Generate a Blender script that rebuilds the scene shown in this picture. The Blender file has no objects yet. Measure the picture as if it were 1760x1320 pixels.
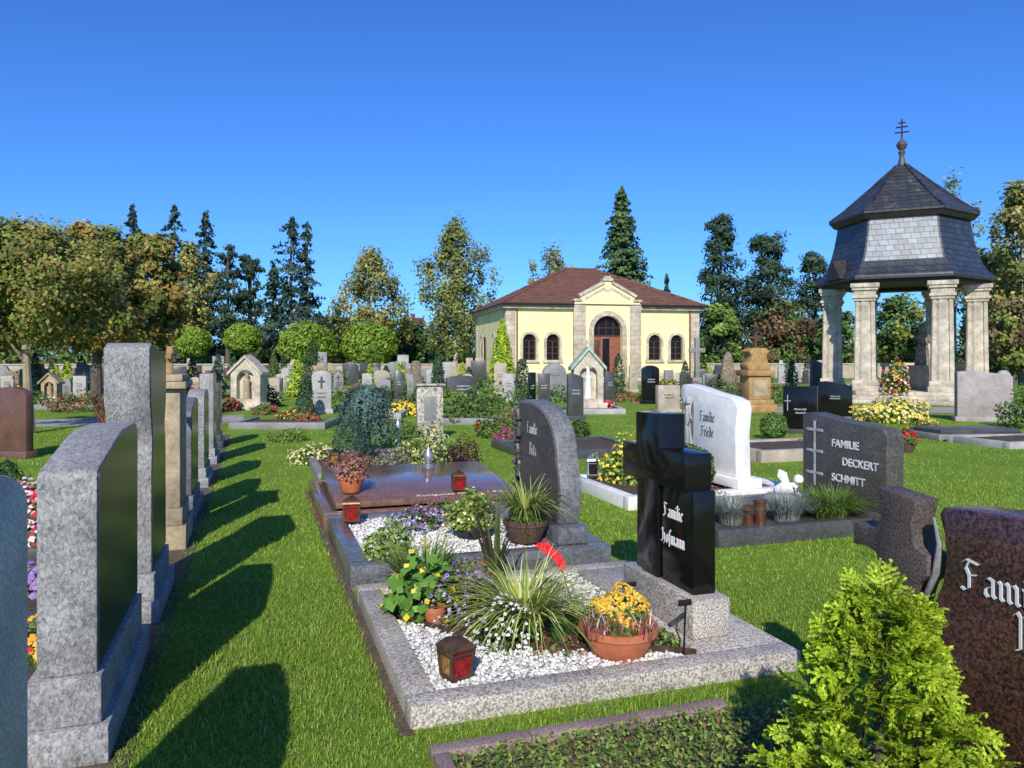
import bpy, bmesh, math, random
import numpy as np
from mathutils import Vector, Matrix
random.seed(7); rng = np.random.default_rng(7)
F=1322.0; H=1.6; HY=615.0; CX=880.0
A=math.radians(18.43); cu,su=math.cos(A),math.sin(A)
R=math.radians
col=bpy.context.scene.collection
def W(u,v,z=0): return Vector((cu*u-su*v, su*u+cu*v, z))
def at(px,Y,z=0): return Vector(((px-CX)/F*Y, Y, z))
def G(px,py,z=0): return at(px, F*(H-z)/(py-HY), z)
def zat(py,Y): return H-(py-HY)/F*Y

# ------------------------------------------------------------------ materials
def newmat(name):
    m=bpy.data.materials.new(name); m.use_nodes=True
    nt=m.node_tree; b=nt.nodes['Principled BSDF']
    return m,nt,b
def N(nt,t,**k):
    n=nt.nodes.new(t)
    for a,v in k.items():
        if a in n.inputs: n.inputs[a].default_value=v
        else: setattr(n,a,v)
    return n
def rgba(c): return (c[0],c[1],c[2],1)
def ramp(nt,fac,stops):
    r=nt.nodes.new('ShaderNodeValToRGB'); e=r.color_ramp.elements
    e[0].position,e[0].color=stops[0][0],rgba(stops[0][1]); e[1].position,e[1].color=stops[-1][0],rgba(stops[-1][1])
    for p,c in stops[1:-1]:
        x=e.new(p); x.color=rgba(c)
    nt.links.new(fac,r.inputs[0]); return r.outputs[0]
def mix(nt,fac,a,b,mode='MULTIPLY'):
    n=nt.nodes.new('ShaderNodeMix'); n.data_type='RGBA'; n.blend_type=mode
    if isinstance(fac,float): n.inputs[0].default_value=fac
    else: nt.links.new(fac,n.inputs[0])
    for i,x in ((6,a),(7,b)):
        if isinstance(x,tuple): n.inputs[i].default_value=rgba(x)
        else: nt.links.new(x,n.inputs[i])
    return n.outputs[2]
def stone(name,c1,c2,sc=60,rough=.5,bump=.15,big=3.0,lo=.36,hi=.64,dist=0.0,weather=.35,stretch=(1,1,1),spec=.5):
    m,nt,b=newmat(name)
    tc=N(nt,'ShaderNodeTexCoord'); mp=N(nt,'ShaderNodeMapping'); mp.inputs['Scale'].default_value=stretch
    nt.links.new(tc.outputs['Object'],mp.inputs[0])
    n1=N(nt,'ShaderNodeTexNoise',Scale=sc,Detail=5.0,Roughness=.65,Distortion=dist); nt.links.new(mp.outputs[0],n1.inputs['Vector'])
    n2=N(nt,'ShaderNodeTexNoise',Scale=big,Detail=5.0,Roughness=.6); nt.links.new(tc.outputs['Object'],n2.inputs['Vector'])
    c=ramp(nt,n1.outputs[0],[(lo,c1),(hi,c2)])
    w=ramp(nt,n2.outputs[0],[(.3,(1-weather,)*3),(.7,(1.1,)*3)])
    c=mix(nt,1.0,c,w)
    nt.links.new(c,b.inputs['Base Color']); b.inputs['Roughness'].default_value=rough; b.inputs['Specular IOR Level'].default_value=spec
    if bump:
        bp=N(nt,'ShaderNodeBump',Strength=bump,Distance=.01); nt.links.new(n1.outputs[0],bp.inputs['Height']); nt.links.new(bp.outputs[0],b.inputs['Normal'])
    return m
def plain(name,c,rough=.5,metal=0,var=.25,sc=12,spec=.5):
    m,nt,b=newmat(name)
    tc=N(nt,'ShaderNodeTexCoord'); n1=N(nt,'ShaderNodeTexNoise',Scale=float(sc),Detail=4.0); nt.links.new(tc.outputs['Object'],n1.inputs['Vector'])
    nt.links.new(ramp(nt,n1.outputs[0],[(.3,tuple(x*(1-var) for x in c)),(.7,tuple(min(1,x*(1+var)) for x in c))]),b.inputs['Base Color'])
    b.inputs['Roughness'].default_value=rough; b.inputs['Metallic'].default_value=metal; b.inputs['Specular IOR Level'].default_value=spec
    return m
def bricky(name,c1,c2,cm,sw,sh,rough=.7,msize=.02,bump=.4,coord='Object',lich=None):
    m,nt,b=newmat(name)
    tc=N(nt,'ShaderNodeTexCoord')
    sx=N(nt,'ShaderNodeSeparateXYZ'); nt.links.new(tc.outputs[coord],sx.inputs[0])
    ad=N(nt,'ShaderNodeMath',operation='ADD'); nt.links.new(sx.outputs[0],ad.inputs[0]); nt.links.new(sx.outputs[1],ad.inputs[1])
    cb=N(nt,'ShaderNodeCombineXYZ'); nt.links.new(ad.outputs[0],cb.inputs[0]); nt.links.new(sx.outputs[2],cb.inputs[1])
    br=N(nt,'ShaderNodeTexBrick'); br.inputs['Scale'].default_value=1.0
    br.inputs['Brick Width'].default_value=sw; br.inputs['Row Height'].default_value=sh; br.inputs['Mortar Size'].default_value=msize
    br.inputs['Color1'].default_value=rgba(c1); br.inputs['Color2'].default_value=rgba(c2); br.inputs['Mortar'].default_value=rgba(cm)
    nt.links.new(cb.outputs[0],br.inputs['Vector'])
    n2=N(nt,'ShaderNodeTexNoise',Scale=2.5,Detail=6.0,Roughness=.7); nt.links.new(tc.outputs[coord],n2.inputs['Vector'])
    c=mix(nt,1.0,br.outputs[0],ramp(nt,n2.outputs[0],[(.3,(.65,.65,.65)),(.7,(1.15,1.15,1.15))]))
    if lich:
        c=mix(nt,ramp(nt,n2.outputs[0],[(.60,(0,0,0)),(.70,(.8,.8,.8))]),c,lich,'MIX')
    nt.links.new(c,b.inputs['Base Color']); b.inputs['Roughness'].default_value=rough
    bp=N(nt,'ShaderNodeBump',Strength=bump,Distance=.02); bp.invert=True; nt.links.new(br.outputs['Fac'],bp.inputs['Height']); nt.links.new(bp.outputs[0],b.inputs['Normal'])
    return m
def leafmat(name,rough=.55,trans=.25):
    m,nt,b=newmat(name)
    at_=N(nt,'ShaderNodeVertexColor'); at_.layer_name='Col'
    nt.links.new(at_.outputs[0],b.inputs['Base Color']); b.inputs['Roughness'].default_value=rough
    b.inputs['Specular IOR Level'].default_value=.25
    tr=N(nt,'ShaderNodeBsdfTranslucent'); nt.links.new(at_.outputs[0],tr.inputs[0])
    mx=N(nt,'ShaderNodeMixShader'); mx.inputs[0].default_value=trans
    nt.links.new(b.outputs[0],mx.inputs[1]); nt.links.new(tr.outputs[0],mx.inputs[2])
    nt.links.new(mx.outputs[0],nt.nodes['Material Output'].inputs[0])
    return m
M={}
M['leaf']=leafmat('leaf'); M['blade']=leafmat('grass blade',.6,.35); M['petal']=leafmat('petal',.6,.15); M['pebble']=leafmat('pebble',.6,0.0)
M['granite']=stone('speckled granite',(.19,.165,.135),(.66,.60,.52),95,.65,.3,3,.4,.6)
M['bluegrey']=stone('rough grey gneiss',(.145,.14,.135),(.49,.475,.455),70,.75,.6,5,.34,.66,.8,.4,(1,1,.7))
M['palest']=stone('pale speckled grey stone',(.42,.375,.32),(.80,.73,.64),80,.8,.3,3,.36,.64,.5,.3)
M['polished']=stone('polished dark gneiss',(.018,.017,.018),(.06,.058,.06),40,.22,0,6,.3,.7,1.0,.4,(1,1,1),.35)
M['polblue']=stone('polished blue grey kerb',(.075,.08,.09),(.21,.21,.22),45,.2,0,8,.35,.65,1.0)
M['midgrey']=stone('grey brown stone face',(.055,.05,.045),(.13,.12,.11),40,.45,.25,6)
M['roth']=stone('slate grey gneiss',(.08,.078,.08),(.26,.255,.26),40,.55,.4,6,.34,.66,1.0)
M['black']=stone('polished black granite',(.004,.004,.004),(.012,.012,.011),200,.13,0,3,.36,.64,0,.2,(1,1,1),.32)
M['redgran']=stone('dark red granite',(.022,.016,.016),(.18,.075,.052),75,.22,0,14,.42,.60,.8,.25)
M['browncross']=stone('dressed brown granite',(.045,.035,.03),(.15,.11,.09),110,.6,.4,8,.4,.62)
M['brownpol']=stone('polished red brown granite',(.12,.062,.045),(.27,.155,.115),70,.14,0,9,.36,.64,0,.3,(1,1,1),.35)
M['redkerb']=stone('dull red granite kerb',(.17,.115,.105),(.40,.29,.26),90,.6,.2)
M['sand']=stone('sandstone',(.34,.26,.15),(.55,.44,.28),25,.85,.4,4,.3,.7,.5,.5)
M['ocher']=stone('ochre sandstone',(.36,.20,.07),(.50,.31,.12),20,.85,.4,4,.3,.7,.5,.45)
M['paleston']=stone('pale weathered stone',(.46,.385,.28),(.76,.67,.53),18,.85,.4,2.5,.3,.7,.6,.55)
M['stele']=stone('lichened pale stone',(.17,.14,.10),(.62,.57,.47),14,.9,.8,4,.38,.56,.6,.5)
M['white']=stone('white marble',(.70,.68,.65),(.85,.83,.80),12,.4,.08,5,.3,.7,1,.12)
M['ltgrey']=stone('light grey stone',(.31,.295,.275),(.48,.46,.43),60,.7,.2,4)
M['grey']=stone('mid grey stone',(.17,.165,.155),(.31,.30,.285),60,.6,.2,4)
M['dkgrey']=stone('dark grey stone',(.045,.045,.045),(.10,.098,.095),60,.35,.1,4)
M['beige']=stone('beige stone',(.36,.29,.22),(.52,.44,.35),40,.8,.3,4)
M['pinkgrey']=stone('pink grey stone',(.28,.235,.22),(.45,.39,.365),70,.7,.3,4)
M['redbrown']=stone('red brown stone',(.10,.045,.035),(.2,.1,.075),60,.35,.1,4)
M['brown']=stone('brown rough stone',(.16,.12,.08),(.33,.27,.19),10,.9,.9,5)
M['terra']=plain('terracotta',(.46,.14,.06),.65,0,.2,14)
M['rust']=plain('brown metal edging',(.08,.045,.028),.5,.3,.4,20)
M['iron']=plain('dark iron',(.03,.027,.025),.5,.6,.3,30)
M['copper']=plain('copper brown metal',(.21,.09,.05),.38,.7,.3,20)
M['silver']=plain('silvery metal',(.5,.5,.48),.35,.8,.2,20)
M['greenmetal']=plain('weathered copper green',(.34,.44,.35),.75,0,.25,8)
M['redglass']=plain('red lantern glass',(.22,.012,.01),.12,0,.5,25)
M['yelglass']=plain('amber lantern glass',(.32,.16,.025),.12,0,.5,25)
M['soil']=stone('dark soil',(.035,.024,.015),(.12,.085,.052),45,.95,.9,6)
M['earth']=stone('bare brown earth',(.07,.045,.028),(.18,.125,.08),60,.95,.9,6)
M['gravelbase']=stone('pale gravel base',(.35,.34,.32),(.6,.59,.56),90,.9,.6,6)
M['pathmat']=stone('gravel path surface',(.28,.26,.23),(.42,.40,.36),20,.95,.3,1.2)
M['letter']=plain('silver lettering',(.72,.72,.70),.5,0,.05)
M['letterdk']=plain('dark lettering',(.05,.05,.05),.6,0,.1)
M['lettergrey']=plain('grey lettering',(.36,.36,.36),.6,0,.1)
M['lettergold']=plain('gilt lettering',(.75,.66,.45),.4,0,.1)
M['yellow']=stone('yellow plaster',(.81,.68,.34),(.85,.74,.40),1.2,.9,.06,.5,.3,.7,.3,.1)
M['ashlar']=bricky('sandstone ashlar',(.58,.49,.37),(.44,.36,.27),(.32,.26,.19),.62,.31,.85,.012)
M['roofred']=bricky('red brown roof tiles',(.25,.105,.06),(.185,.078,.048),(.06,.027,.018),.22,.16,.75,.018,.8)
M['slate']=bricky('dark blue slate',(.030,.035,.047),(.055,.06,.072),(.010,.011,.014),.30,.2,.42,.012,.5)
M['slateup']=bricky('dark slate with lichen',(.036,.038,.046),(.057,.058,.066),(.010,.011,.013),.30,.16,.5,.012,.5,'Object',(.2,.185,.15))
M['slateglare']=bricky('slate with sun glare',(.26,.265,.275),(.38,.39,.40),(.12,.12,.125),.30,.2,.4,.01,.4)  # slate lightened to carry the sun glare in its base colour
M['wood']=plain('dark brown wood',(.075,.035,.018),.6,0,.35,6)
M['darkwood']=plain('very dark eave wood',(.03,.024,.022),.6,0,.35,6)
M['door']=plain('brown door wood',(.23,.075,.035),.5,0,.25,5)
M['glass']=plain('dark window glass',(.012,.010,.010),.25,0,.2,3,.2)
M['bark']=stone('grey brown bark',(.07,.055,.04),(.17,.14,.10),12,.95,.8,3,.3,.7,1,.4,(1,1,.25))
M['barkpale']=stone('pale tan bark',(.26,.19,.12),(.42,.33,.22),9,.95,.5,3,.3,.7,1,.4,(1,1,.3))
M['birchbark']=stone('birch bark',(.10,.09,.08),(.55,.53,.48),5,.9,.3,3,.4,.55,1,.3,(.4,.4,2))
M['darkplas']=plain('dark plastic pot',(.035,.033,.03),.6,0,.2)
M['wicker']=stone('brown wicker',(.05,.03,.017),(.16,.10,.055),60,.8,1.0)
M['housewall']=plain('dull house render',(.20,.16,.13),.9,0,.1)
def lawn():
    m,nt,b=newmat('lawn'); tc=N(nt,'ShaderNodeTexCoord')
    a=N(nt,'ShaderNodeTexNoise',Scale=60.0,Detail=6.0,Roughness=.75); c=N(nt,'ShaderNodeTexNoise',Scale=.9,Detail=5.0)
    nt.links.new(tc.outputs['Object'],a.inputs['Vector']); nt.links.new(tc.outputs['Object'],c.inputs['Vector'])
    g=ramp(nt,a.outputs[0],[(.3,(.095,.16,.022)),(.55,(.19,.305,.036)),(.75,(.28,.395,.07))])
    w=ramp(nt,c.outputs[0],[(.35,(.8,.88,.75)),(.65,(1.2,1.08,1.0))])
    nt.links.new(mix(nt,1.0,g,w),b.inputs['Base Color']); b.inputs['Roughness'].default_value=.9; b.inputs['Specular IOR Level'].default_value=.1
    bp=N(nt,'ShaderNodeBump',Strength=.6,Distance=.03); nt.links.new(a.outputs[0],bp.inputs['Height']); nt.links.new(bp.outputs[0],b.inputs['Normal'])
    return m
M['lawn']=lawn()

# ------------------------------------------------------------------ objects
def tag(o,label=None,cat=None,group=None,kind=None):
    if label: o['label']=label
    if cat: o['category']=cat
    if group: o['group']=group
    if kind: o['kind']=kind
    return o
def empty(name,loc,rz=0,label=None,cat=None,group=None):
    o=bpy.data.objects.new(name,None); col.objects.link(o); o.location=loc; o.rotation_euler=(0,0,rz); o.empty_display_size=.1
    return tag(o,label,cat,group)
class MB:
    def __init__(s): s.bm=bmesh.new()
    def face(s,vs):
        try: s.bm.faces.new(vs)
        except ValueError: pass
    def poly(s,pts): s.face([s.bm.verts.new(p) for p in pts]); return s
    def hexa(s,a,b):
        va=[s.bm.verts.new(p) for p in a]; vb=[s.bm.verts.new(p) for p in b]; n=len(va)
        s.face(va[::-1]); s.face(vb)
        for i in range(n): s.face([va[i],va[(i+1)%n],vb[(i+1)%n],vb[i]])
        return s
    def box(s,x0,x1,y0,y1,z0,z1):
        return s.hexa([(x0,y0,z0),(x1,y0,z0),(x1,y1,z0),(x0,y1,z0)],[(x0,y0,z1),(x1,y0,z1),(x1,y1,z1),(x0,y1,z1)])
    def prism(s,pts,y0,y1): return s.hexa([(x,y0,z) for x,z in pts],[(x,y1,z) for x,z in pts])
    def prismz(s,pts,z0,z1,k=1.0): return s.hexa([(x,y,z0) for x,y in pts],[(x*k,y*k,z1) for x,y in pts])
    def rings(s,rings,cap=True):
        vs=[[s.bm.verts.new(p) for p in r] for r in rings]; n=len(rings[0])
        for a,b in zip(vs,vs[1:]):
            for i in range(n): s.face([a[i],a[(i+1)%n],b[(i+1)%n],b[i]])
        if cap: s.face(vs[0][::-1]); s.face(vs[-1])
        return s
    def lathe(s,prof,n=20,c=(0,0,0),rot=0.0,cap=True):
        return s.rings([[(c[0]+r*math.cos(rot+2*math.pi*i/n),c[1]+r*math.sin(rot+2*math.pi*i/n),c[2]+z) for i in range(n)] for r,z in prof],cap)
    def tube(s,pts,rad,n=7):
        pts=[Vector(p) for p in pts]; rs=[]
        for i,p in enumerate(pts):
            d=(pts[min(i+1,len(pts)-1)]-pts[max(i-1,0)]).normalized()
            a=d.orthogonal().normalized() if abs(d.z)<.95 else Vector((1,0,0)); a=(a-d*a.dot(d)).normalized(); b=d.cross(a)
            r=rad[i] if isinstance(rad,(list,tuple)) else rad
            rs.append([p+a*r*math.cos(2*math.pi*k/n)+b*r*math.sin(2*math.pi*k/n) for k in range(n)])
        return s.rings(rs)
    def holed(s,outer,holes,y0,y1):
        bm=bmesh.new()
        for loop in [outer]+holes:
            vs=[bm.verts.new((x,y0,z)) for x,z in loop]
            for i in range(len(vs)): bm.edges.new((vs[i],vs[(i+1)%len(vs)]))
        bmesh.ops.triangle_fill(bm,use_beauty=True,use_dissolve=False,edges=bm.edges[:])
        r=bmesh.ops.extrude_face_region(bm,geom=bm.faces[:])
        for g in r['geom']:
            if isinstance(g,bmesh.types.BMVert): g.co.y=y1
        me=bpy.data.meshes.new('tmp'); bm.to_mesh(me); bm.free(); s.bm.from_mesh(me); bpy.data.meshes.remove(me)
        return s
    def build(s,name,mat,parent=None,bevel=0.0,loc=None,rz=0,sharp=35):
        bm=s.bm
        bmesh.ops.recalc_face_normals(bm,faces=bm.faces[:])
        if bevel:
            es=[e for e in bm.edges if len(e.link_faces)==2 and e.calc_face_angle(0)>.5]
            bmesh.ops.bevel(bm,geom=es,offset=bevel,segments=2,profile=.5,affect='EDGES',clamp_overlap=True)
        me=bpy.data.meshes.new(name); bm.to_mesh(me); bm.free()
        me.polygons.foreach_set('use_smooth',[True]*len(me.polygons)); me.set_sharp_from_angle(angle=R(sharp))
        me.materials.append(M[mat]); o=bpy.data.objects.new(name,me); col.objects.link(o)
        if parent: o.parent=parent
        if loc is not None: o.location=loc
        o.rotation_euler=(0,0,rz)
        return o
def cmesh(name,V,Fc,C,mat,parent=None):
    me=bpy.data.meshes.new(name); V=np.ascontiguousarray(V,dtype=np.float32); Fc=np.ascontiguousarray(Fc,dtype=np.int32); m,k=Fc.shape
    me.vertices.add(len(V)); me.vertices.foreach_set('co',V.ravel())
    me.loops.add(m*k); me.loops.foreach_set('vertex_index',Fc.ravel())
    me.polygons.add(m); me.polygons.foreach_set('loop_start',np.arange(0,m*k,k,dtype=np.int32))
    me.update(calc_edges=True); me.validate()
    ca=me.color_attributes.new('Col','FLOAT_COLOR','POINT')
    ca.data.foreach_set('color',np.hstack([C,np.ones((len(C),1))]).astype(np.float32).ravel())
    me.materials.append(M[mat]); o=bpy.data.objects.new(name,me); col.objects.link(o)
    if parent: o.parent=parent
    return o
def unit(a): return a/np.maximum(np.linalg.norm(a,axis=1,keepdims=True),1e-9)
def pick(pal,n,var=.25):
    pal=np.array(pal); c=pal[rng.integers(0,len(pal),n)]
    return c*(1+rng.uniform(-var,var,(n,1)))
class LC:
    def __init__(s): s.V=[];s.C=[]
    def leaves(s,P,size,pal,nrm=None,jit=.8,asp=.55,bright=None,var=.25):
        P=np.asarray(P,float); n=len(P)
        if n==0: return s
        nn=unit(rng.normal(size=(n,3))) if nrm is None else unit(np.asarray(nrm)+jit*unit(rng.normal(size=(n,3))))
        a=unit(np.cross(nn,rng.normal(size=(n,3)))); b=np.cross(nn,a)
        sz=(np.ones(n)*size*rng.uniform(.65,1.3,n))[:,None]
        q=np.stack([P-a*sz,P-b*sz*asp,P+a*sz,P+b*sz*asp],1)
        c=pick(pal,n,var) if not isinstance(pal,np.ndarray) or len(pal)!=n else pal
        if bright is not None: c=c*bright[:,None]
        s.V.append(q.reshape(-1,3)); s.C.append(np.repeat(c,4,axis=0)); return s
    def blades(s,B,D,L,w,pal,arch=.9,seg=3,var=.25):
        n=len(B); D3=np.hstack([D,np.zeros((n,1))]); S=np.stack([-D[:,1],D[:,0],np.zeros(n)],1)
        c=pick(pal,n,var); prev=None; L=np.asarray(L)[:,None]; ar=(np.ones(n)*arch)[:,None]
        for k in range(seg+1):
            t=k/seg
            p=B+D3*L*ar*(t**1.5)*.85+np.array([0,0,1])*L*(t-ar*.62*t**2.4)
            wd=w*(1-.92*t**1.6)
            row=(p-S*wd,p+S*wd)
            if prev is not None:
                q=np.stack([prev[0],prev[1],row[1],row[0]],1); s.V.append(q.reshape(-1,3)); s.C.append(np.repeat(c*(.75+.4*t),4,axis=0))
            prev=row
        return s
    def build(s,name,parent=None,mat='leaf',loc=None):
        V=np.vstack(s.V); C=np.vstack(s.C); o=cmesh(name,V,np.arange(len(V)).reshape(-1,4),np.clip(C,0,.9),mat,parent)
        if loc is not None: o.location=loc
        return o
def sphere_dirs(n,up=False):
    d=unit(rng.normal(size=(n,3)))
    if up: d[:,2]=np.abs(d[:,2])
    return d
def lump(d,k=3.0,a=.14):
    return 1+a*(np.sin(d[:,0]*k*2.1+1.3)*np.cos(d[:,1]*k*1.7-.6)+np.sin(d[:,2]*k*2.7+d[:,0]*k))
# palettes
GD=[(.028,.06,.017),(.043,.085,.023),(.056,.105,.029)]
GM=[(.08,.145,.032),(.10,.18,.038),(.128,.21,.046)]
GL=[(.17,.255,.042),(.21,.305,.057),(.26,.35,.075)]
LIME=[(.30,.40,.02),(.36,.47,.03),(.42,.55,.05),(.24,.34,.02)]
BLUE=[(.09,.16,.13),(.12,.20,.165),(.165,.245,.205)]
TEAL=[(.04,.085,.055),(.058,.115,.074),(.075,.14,.086)]
YF=[(.75,.50,.02),(.80,.60,.06),(.70,.55,.10)]
OF=[(.80,.36,.03),(.80,.52,.07),(.75,.45,.10)]
RF=[(.60,.02,.03),(.50,.015,.02),(.65,.05,.08)]
PF=[(.42,.07,.15),(.48,.11,.20),(.32,.04,.12)]
VF=[(.26,.13,.46),(.36,.22,.54),(.32,.18,.40)]
WF=[(.75,.75,.72),(.80,.79,.74)]
CREAM=[(.66,.60,.26),(.72,.65,.32),(.44,.46,.12),(.34,.40,.10)]
HEATH=[(.36,.13,.09),(.42,.18,.13),(.28,.10,.06),(.15,.13,.05)]
EX=[]

# ------------------------------------------------------------------ setting
g=MB(); S=500
g.poly([(-S,-60,0),(S,-60,0),(S,700,0),(-S,700,0)]); tag(g.build('ground','lawn'),kind='structure')
def sheet(name,pts,z,mat): m=MB(); m.poly([(p[0],p[1],z) for p in pts]); return tag(m.build(name,mat),kind='structure')
sheet('path',[W(-30,20.3),W(-.3,20.3),W(-.3,22.8),W(-30,22.8)],.006,'pathmat')
sheet('path',[at(900,29),at(1010,29),at(1075,49),at(985,49)],.006,'pathmat')
sheet('path',[at(1180,22.5),at(2300,21.5),at(2300,24.5),at(1180,25)],.007,'pathmat')
sheet('path',[at(-300,36),at(820,36),at(820,39),at(-300,38)],.006,'pathmat')
sheet('path',[at(820,44),at(1500,47),at(1500,50),at(820,49)],.008,'pathmat')
sheet('soil_strip',[W(-1.0,.5),W(-.47,.5),W(-.49,17),W(-1.0,17)],.005,'earth'); EX.append((-1.0,-.54,.3,17))
sheet('soil_strip',[W(.57,3.22),W(.64,3.22),W(.6,9.5),W(.54,9.5)],.0055,'earth'); EX.append((.585,.64,3.2,9.5))

# ------------------------------------------------------------------ graves
def prof(shape,w,h):
    a=w/2
    if shape=='flat': return [(-a,0),(a,0),(a,h),(-a,h)]
    if shape=='arch': return [(-a,0),(a,0),(a,h*.86)]+[(a*math.cos(t),h*.86+h*.14*math.sin(t)) for t in np.linspace(.15,math.pi-.15,11)]+[(-a,h*.86)]
    if shape=='round': return [(-a,0),(a,0),(a,h*.6)]+[(a*math.cos(t),h*.6+h*.4*math.sin(t)) for t in np.linspace(.12,math.pi-.12,15)]+[(-a,h*.6)]
    if shape=='gable': return [(-a,0),(a,0),(a,h*.78),(0,h),(-a,h*.78)]
    if shape=='slant': return [(-a,0),(a,0),(a,h*.88),(a*.6,h*.93),(-a*.5,h),(-a,h*.97)]
    if shape=='wave': return [(-a,0),(a,0)]+[(a-2*a*t,h*(.88+.12*math.sin(t*2.9+.2))) for t in np.linspace(0,1,11)]
    if shape=='shoulder': return [(-a,0),(a,0),(a,h*.8),(a*.75,h*.84),(a*.7,h)]+[(-a*.7,h),(-a*.75,h*.84),(-a,h*.8)]
    if shape=='rough': return [(-a,0),(a,0),(a*.98,h*.4),(a*.8,h*.7),(a*.45,h*.95),(a*.05,h),(-a*.4,h*.9),(-a*.75,h*.66),(-a*.9,h*.3)]
def text(body,size,mat,parent,x,y,z,shear=0.0,ex=.004,bold=.0,flat=False,name='inscription'):
    c=bpy.data.curves.new('t','FONT'); c.body=body; c.size=size; c.extrude=ex; c.shear=shear; c.offset=bold; c.resolution_u=3
    t=bpy.data.objects.new('t',c); col.objects.link(t); dg=bpy.context.evaluated_depsgraph_get(); dg.update()
    me=bpy.data.meshes.new_from_object(t.evaluated_get(dg)); bpy.data.objects.remove(t); bpy.data.curves.remove(c)
    for v in me.vertices:
        p=v.co.copy(); v.co=(p.x,p.y,p.z) if flat else (p.x,-p.z,p.y)
    me.materials.clear(); me.materials.append(M[mat]); me.name=name
    o=bpy.data.objects.new(name,me); col.objects.link(o); o.parent=parent; o.location=(x,y,z); return o
MN=[(.0,.57),(.06,.5),(.06,.09),(.13,.02)]
def sh(p,dx): return [(x+dx,y) for x,y in p]
HK=[(.08,.48),(.19,.59),(.26,.5),(.26,.09),(.33,.02)]
GLY={'i':(.22,[MN,[(.04,.82),(.08,.77)]]),'n':(.42,[MN,HK]),'m':(.62,[MN,HK,sh(HK,.2)]),
'a':(.41,[[(.04,.5),(.14,.59),(.26,.53),(.26,.09),(.33,.02)],[(.26,.36),(.08,.26),(.06,.1),(.14,.01),(.25,.1)]]),
'l':(.22,[[(.02,.98),(.07,.9),(.07,.09),(.14,.02)]]),'e':(.36,[[(.28,.12),(.16,.0),(.06,.1),(.06,.48),(.16,.59),(.27,.47),(.09,.3)]]),
'o':(.39,[[(.16,.59),(.06,.48),(.06,.1),(.18,0),(.28,.1),(.28,.48),(.16,.59)]]),'f':(.29,[[(.3,.88),(.2,.98),(.1,.87),(.1,-.2)],[(.0,.56),(.24,.57)]]),
't':(.29,[[(.08,.82),(.08,.1),(.16,0),(.24,.06)],[(0,.57),(.22,.58)]]),'z':(.34,[[(.02,.56),(.24,.58),(.07,.3),(.22,.22),(.22,0),(.06,-.12)]]),
'r':(.31,[MN,[(.08,.46),(.18,.59),(.26,.53)]]),'d':(.39,[[(.05,.95),(.28,.55),(.28,.1),(.16,0),(.06,.1),(.06,.43),(.16,.57),(.26,.5)]]),
'F':(.58,[[(.0,.84),(.12,.97),(.46,.88),(.56,.97)],[(.2,.92),(.11,.7),(.2,.5),(.2,.1),(.08,0),(-.02,.08)],[(.2,.5),(.42,.55)]]),
'H':(.62,[[(.02,.8),(.12,.95),(.2,.84),(.2,.1),(.1,0),(0,.06)],[(.2,.5),(.34,.61),(.46,.5),(.46,.1),(.36,-.12)],[(.2,.88),(.42,.97)]]),
'B':(.6,[[(.02,.84),(.12,.95),(.18,.84),(.18,.04)],[(.12,.9),(.34,.97),(.44,.84),(.4,.62),(.22,.52),(.44,.42),(.46,.12),(.32,0),(.06,.04)]]),
'N':(.66,[[(.0,.84),(.1,.95),(.18,.84),(.18,.04),(.06,0)],[(.18,.78),(.34,.95),(.46,.84),(.46,.1),(.56,.02)]]) }
def fraktur(word,size,mat,parent,x,y,z,nib=.048,ex=.003,wide=1.0):
    m=MB(); cx=0; k=0
    for ch in word:
        wd,st=GLY[ch]
        for s in st:
            for p,q in zip(s,s[1:]):
                k+=1; yy=-ex-k*.00003
                a=[(cx+p[0]-nib,p[1]-nib*.85),(cx+p[0]+nib,p[1]+nib*.85),(cx+q[0]+nib,q[1]+nib*.85),(cx+q[0]-nib,q[1]-nib*.85)]
                m.prism([(u*size*wide,v*size) for u,v in a],yy,0)
        cx+=wd
    return m.build('inscription',mat,parent,0,(x,y,z))
def lines(parent,w,zt,y,mat,n=2,hh=.05):
    m=MB(); rr=random.Random(int(zt*1000)+n)
    for k in range(n):
        x=-w*rr.uniform(.5,.8)/2; z=zt-k*hh*1.9
        while x<w*.32:
            l=hh*rr.uniform(.25,.6); m.box(x,x+l,y-.004,y,z,z+hh*rr.uniform(.6,1)); x+=l+hh*.22
    m.build('inscription',mat,parent)
def stoneobj(label,loc,rz,w,h,t,shape,mat,plinth=None,cat='gravestone',group=None,name='gravestone',bevel=.008):
    e=empty(name,loc,rz,label,cat,group); zp=0
    if plinth:
        pw,pt,zp,pm=plinth; MB().box(-w/2-pw,w/2+pw,-t/2-pt,t/2+pt,-.02,zp).build('plinth',pm,e,.006)
    m=MB(); m.prism([(x,z+zp) for x,z in prof(shape,w,h-zp)],-t/2,t/2); m.build('slab',mat,e,bevel)
    return e
RV=A-math.pi/2
def kerb(label,u0,u1,v0,v1,h,w,mat,fill='soil',wb=None,fz=None,group=None):
    c=W((u0+u1)/2,(v0+v1)/2); e=empty('grave_border',c,A,label,'grave border',group)
    a,b=(u1-u0)/2,(v1-v0)/2; wb=wb or w; m=MB()
    m.box(-a,a,-b,-b+w,-.03,h).box(-a,a,b-w,b,-.03,h).box(-a,-a+w,-b+w,b-w,-.03,h).box(a-wb,a,-b+w,b-w,-.03,h)
    m.build('kerb',mat,e,.007)
    f=MB(); z=(h-.035 if fz is None else fz); f.poly([(-a+w,-b+w,z),(a-wb,-b+w,z),(a-wb,b-w,z),(-a+w,b-w,z)]); f.build('gravel_bed' if fill=='gravelbase' else 'soil',fill,e)
    EX.append((u0-.02,u1+.02,v0-.02,v1+.02)); return e
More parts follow.
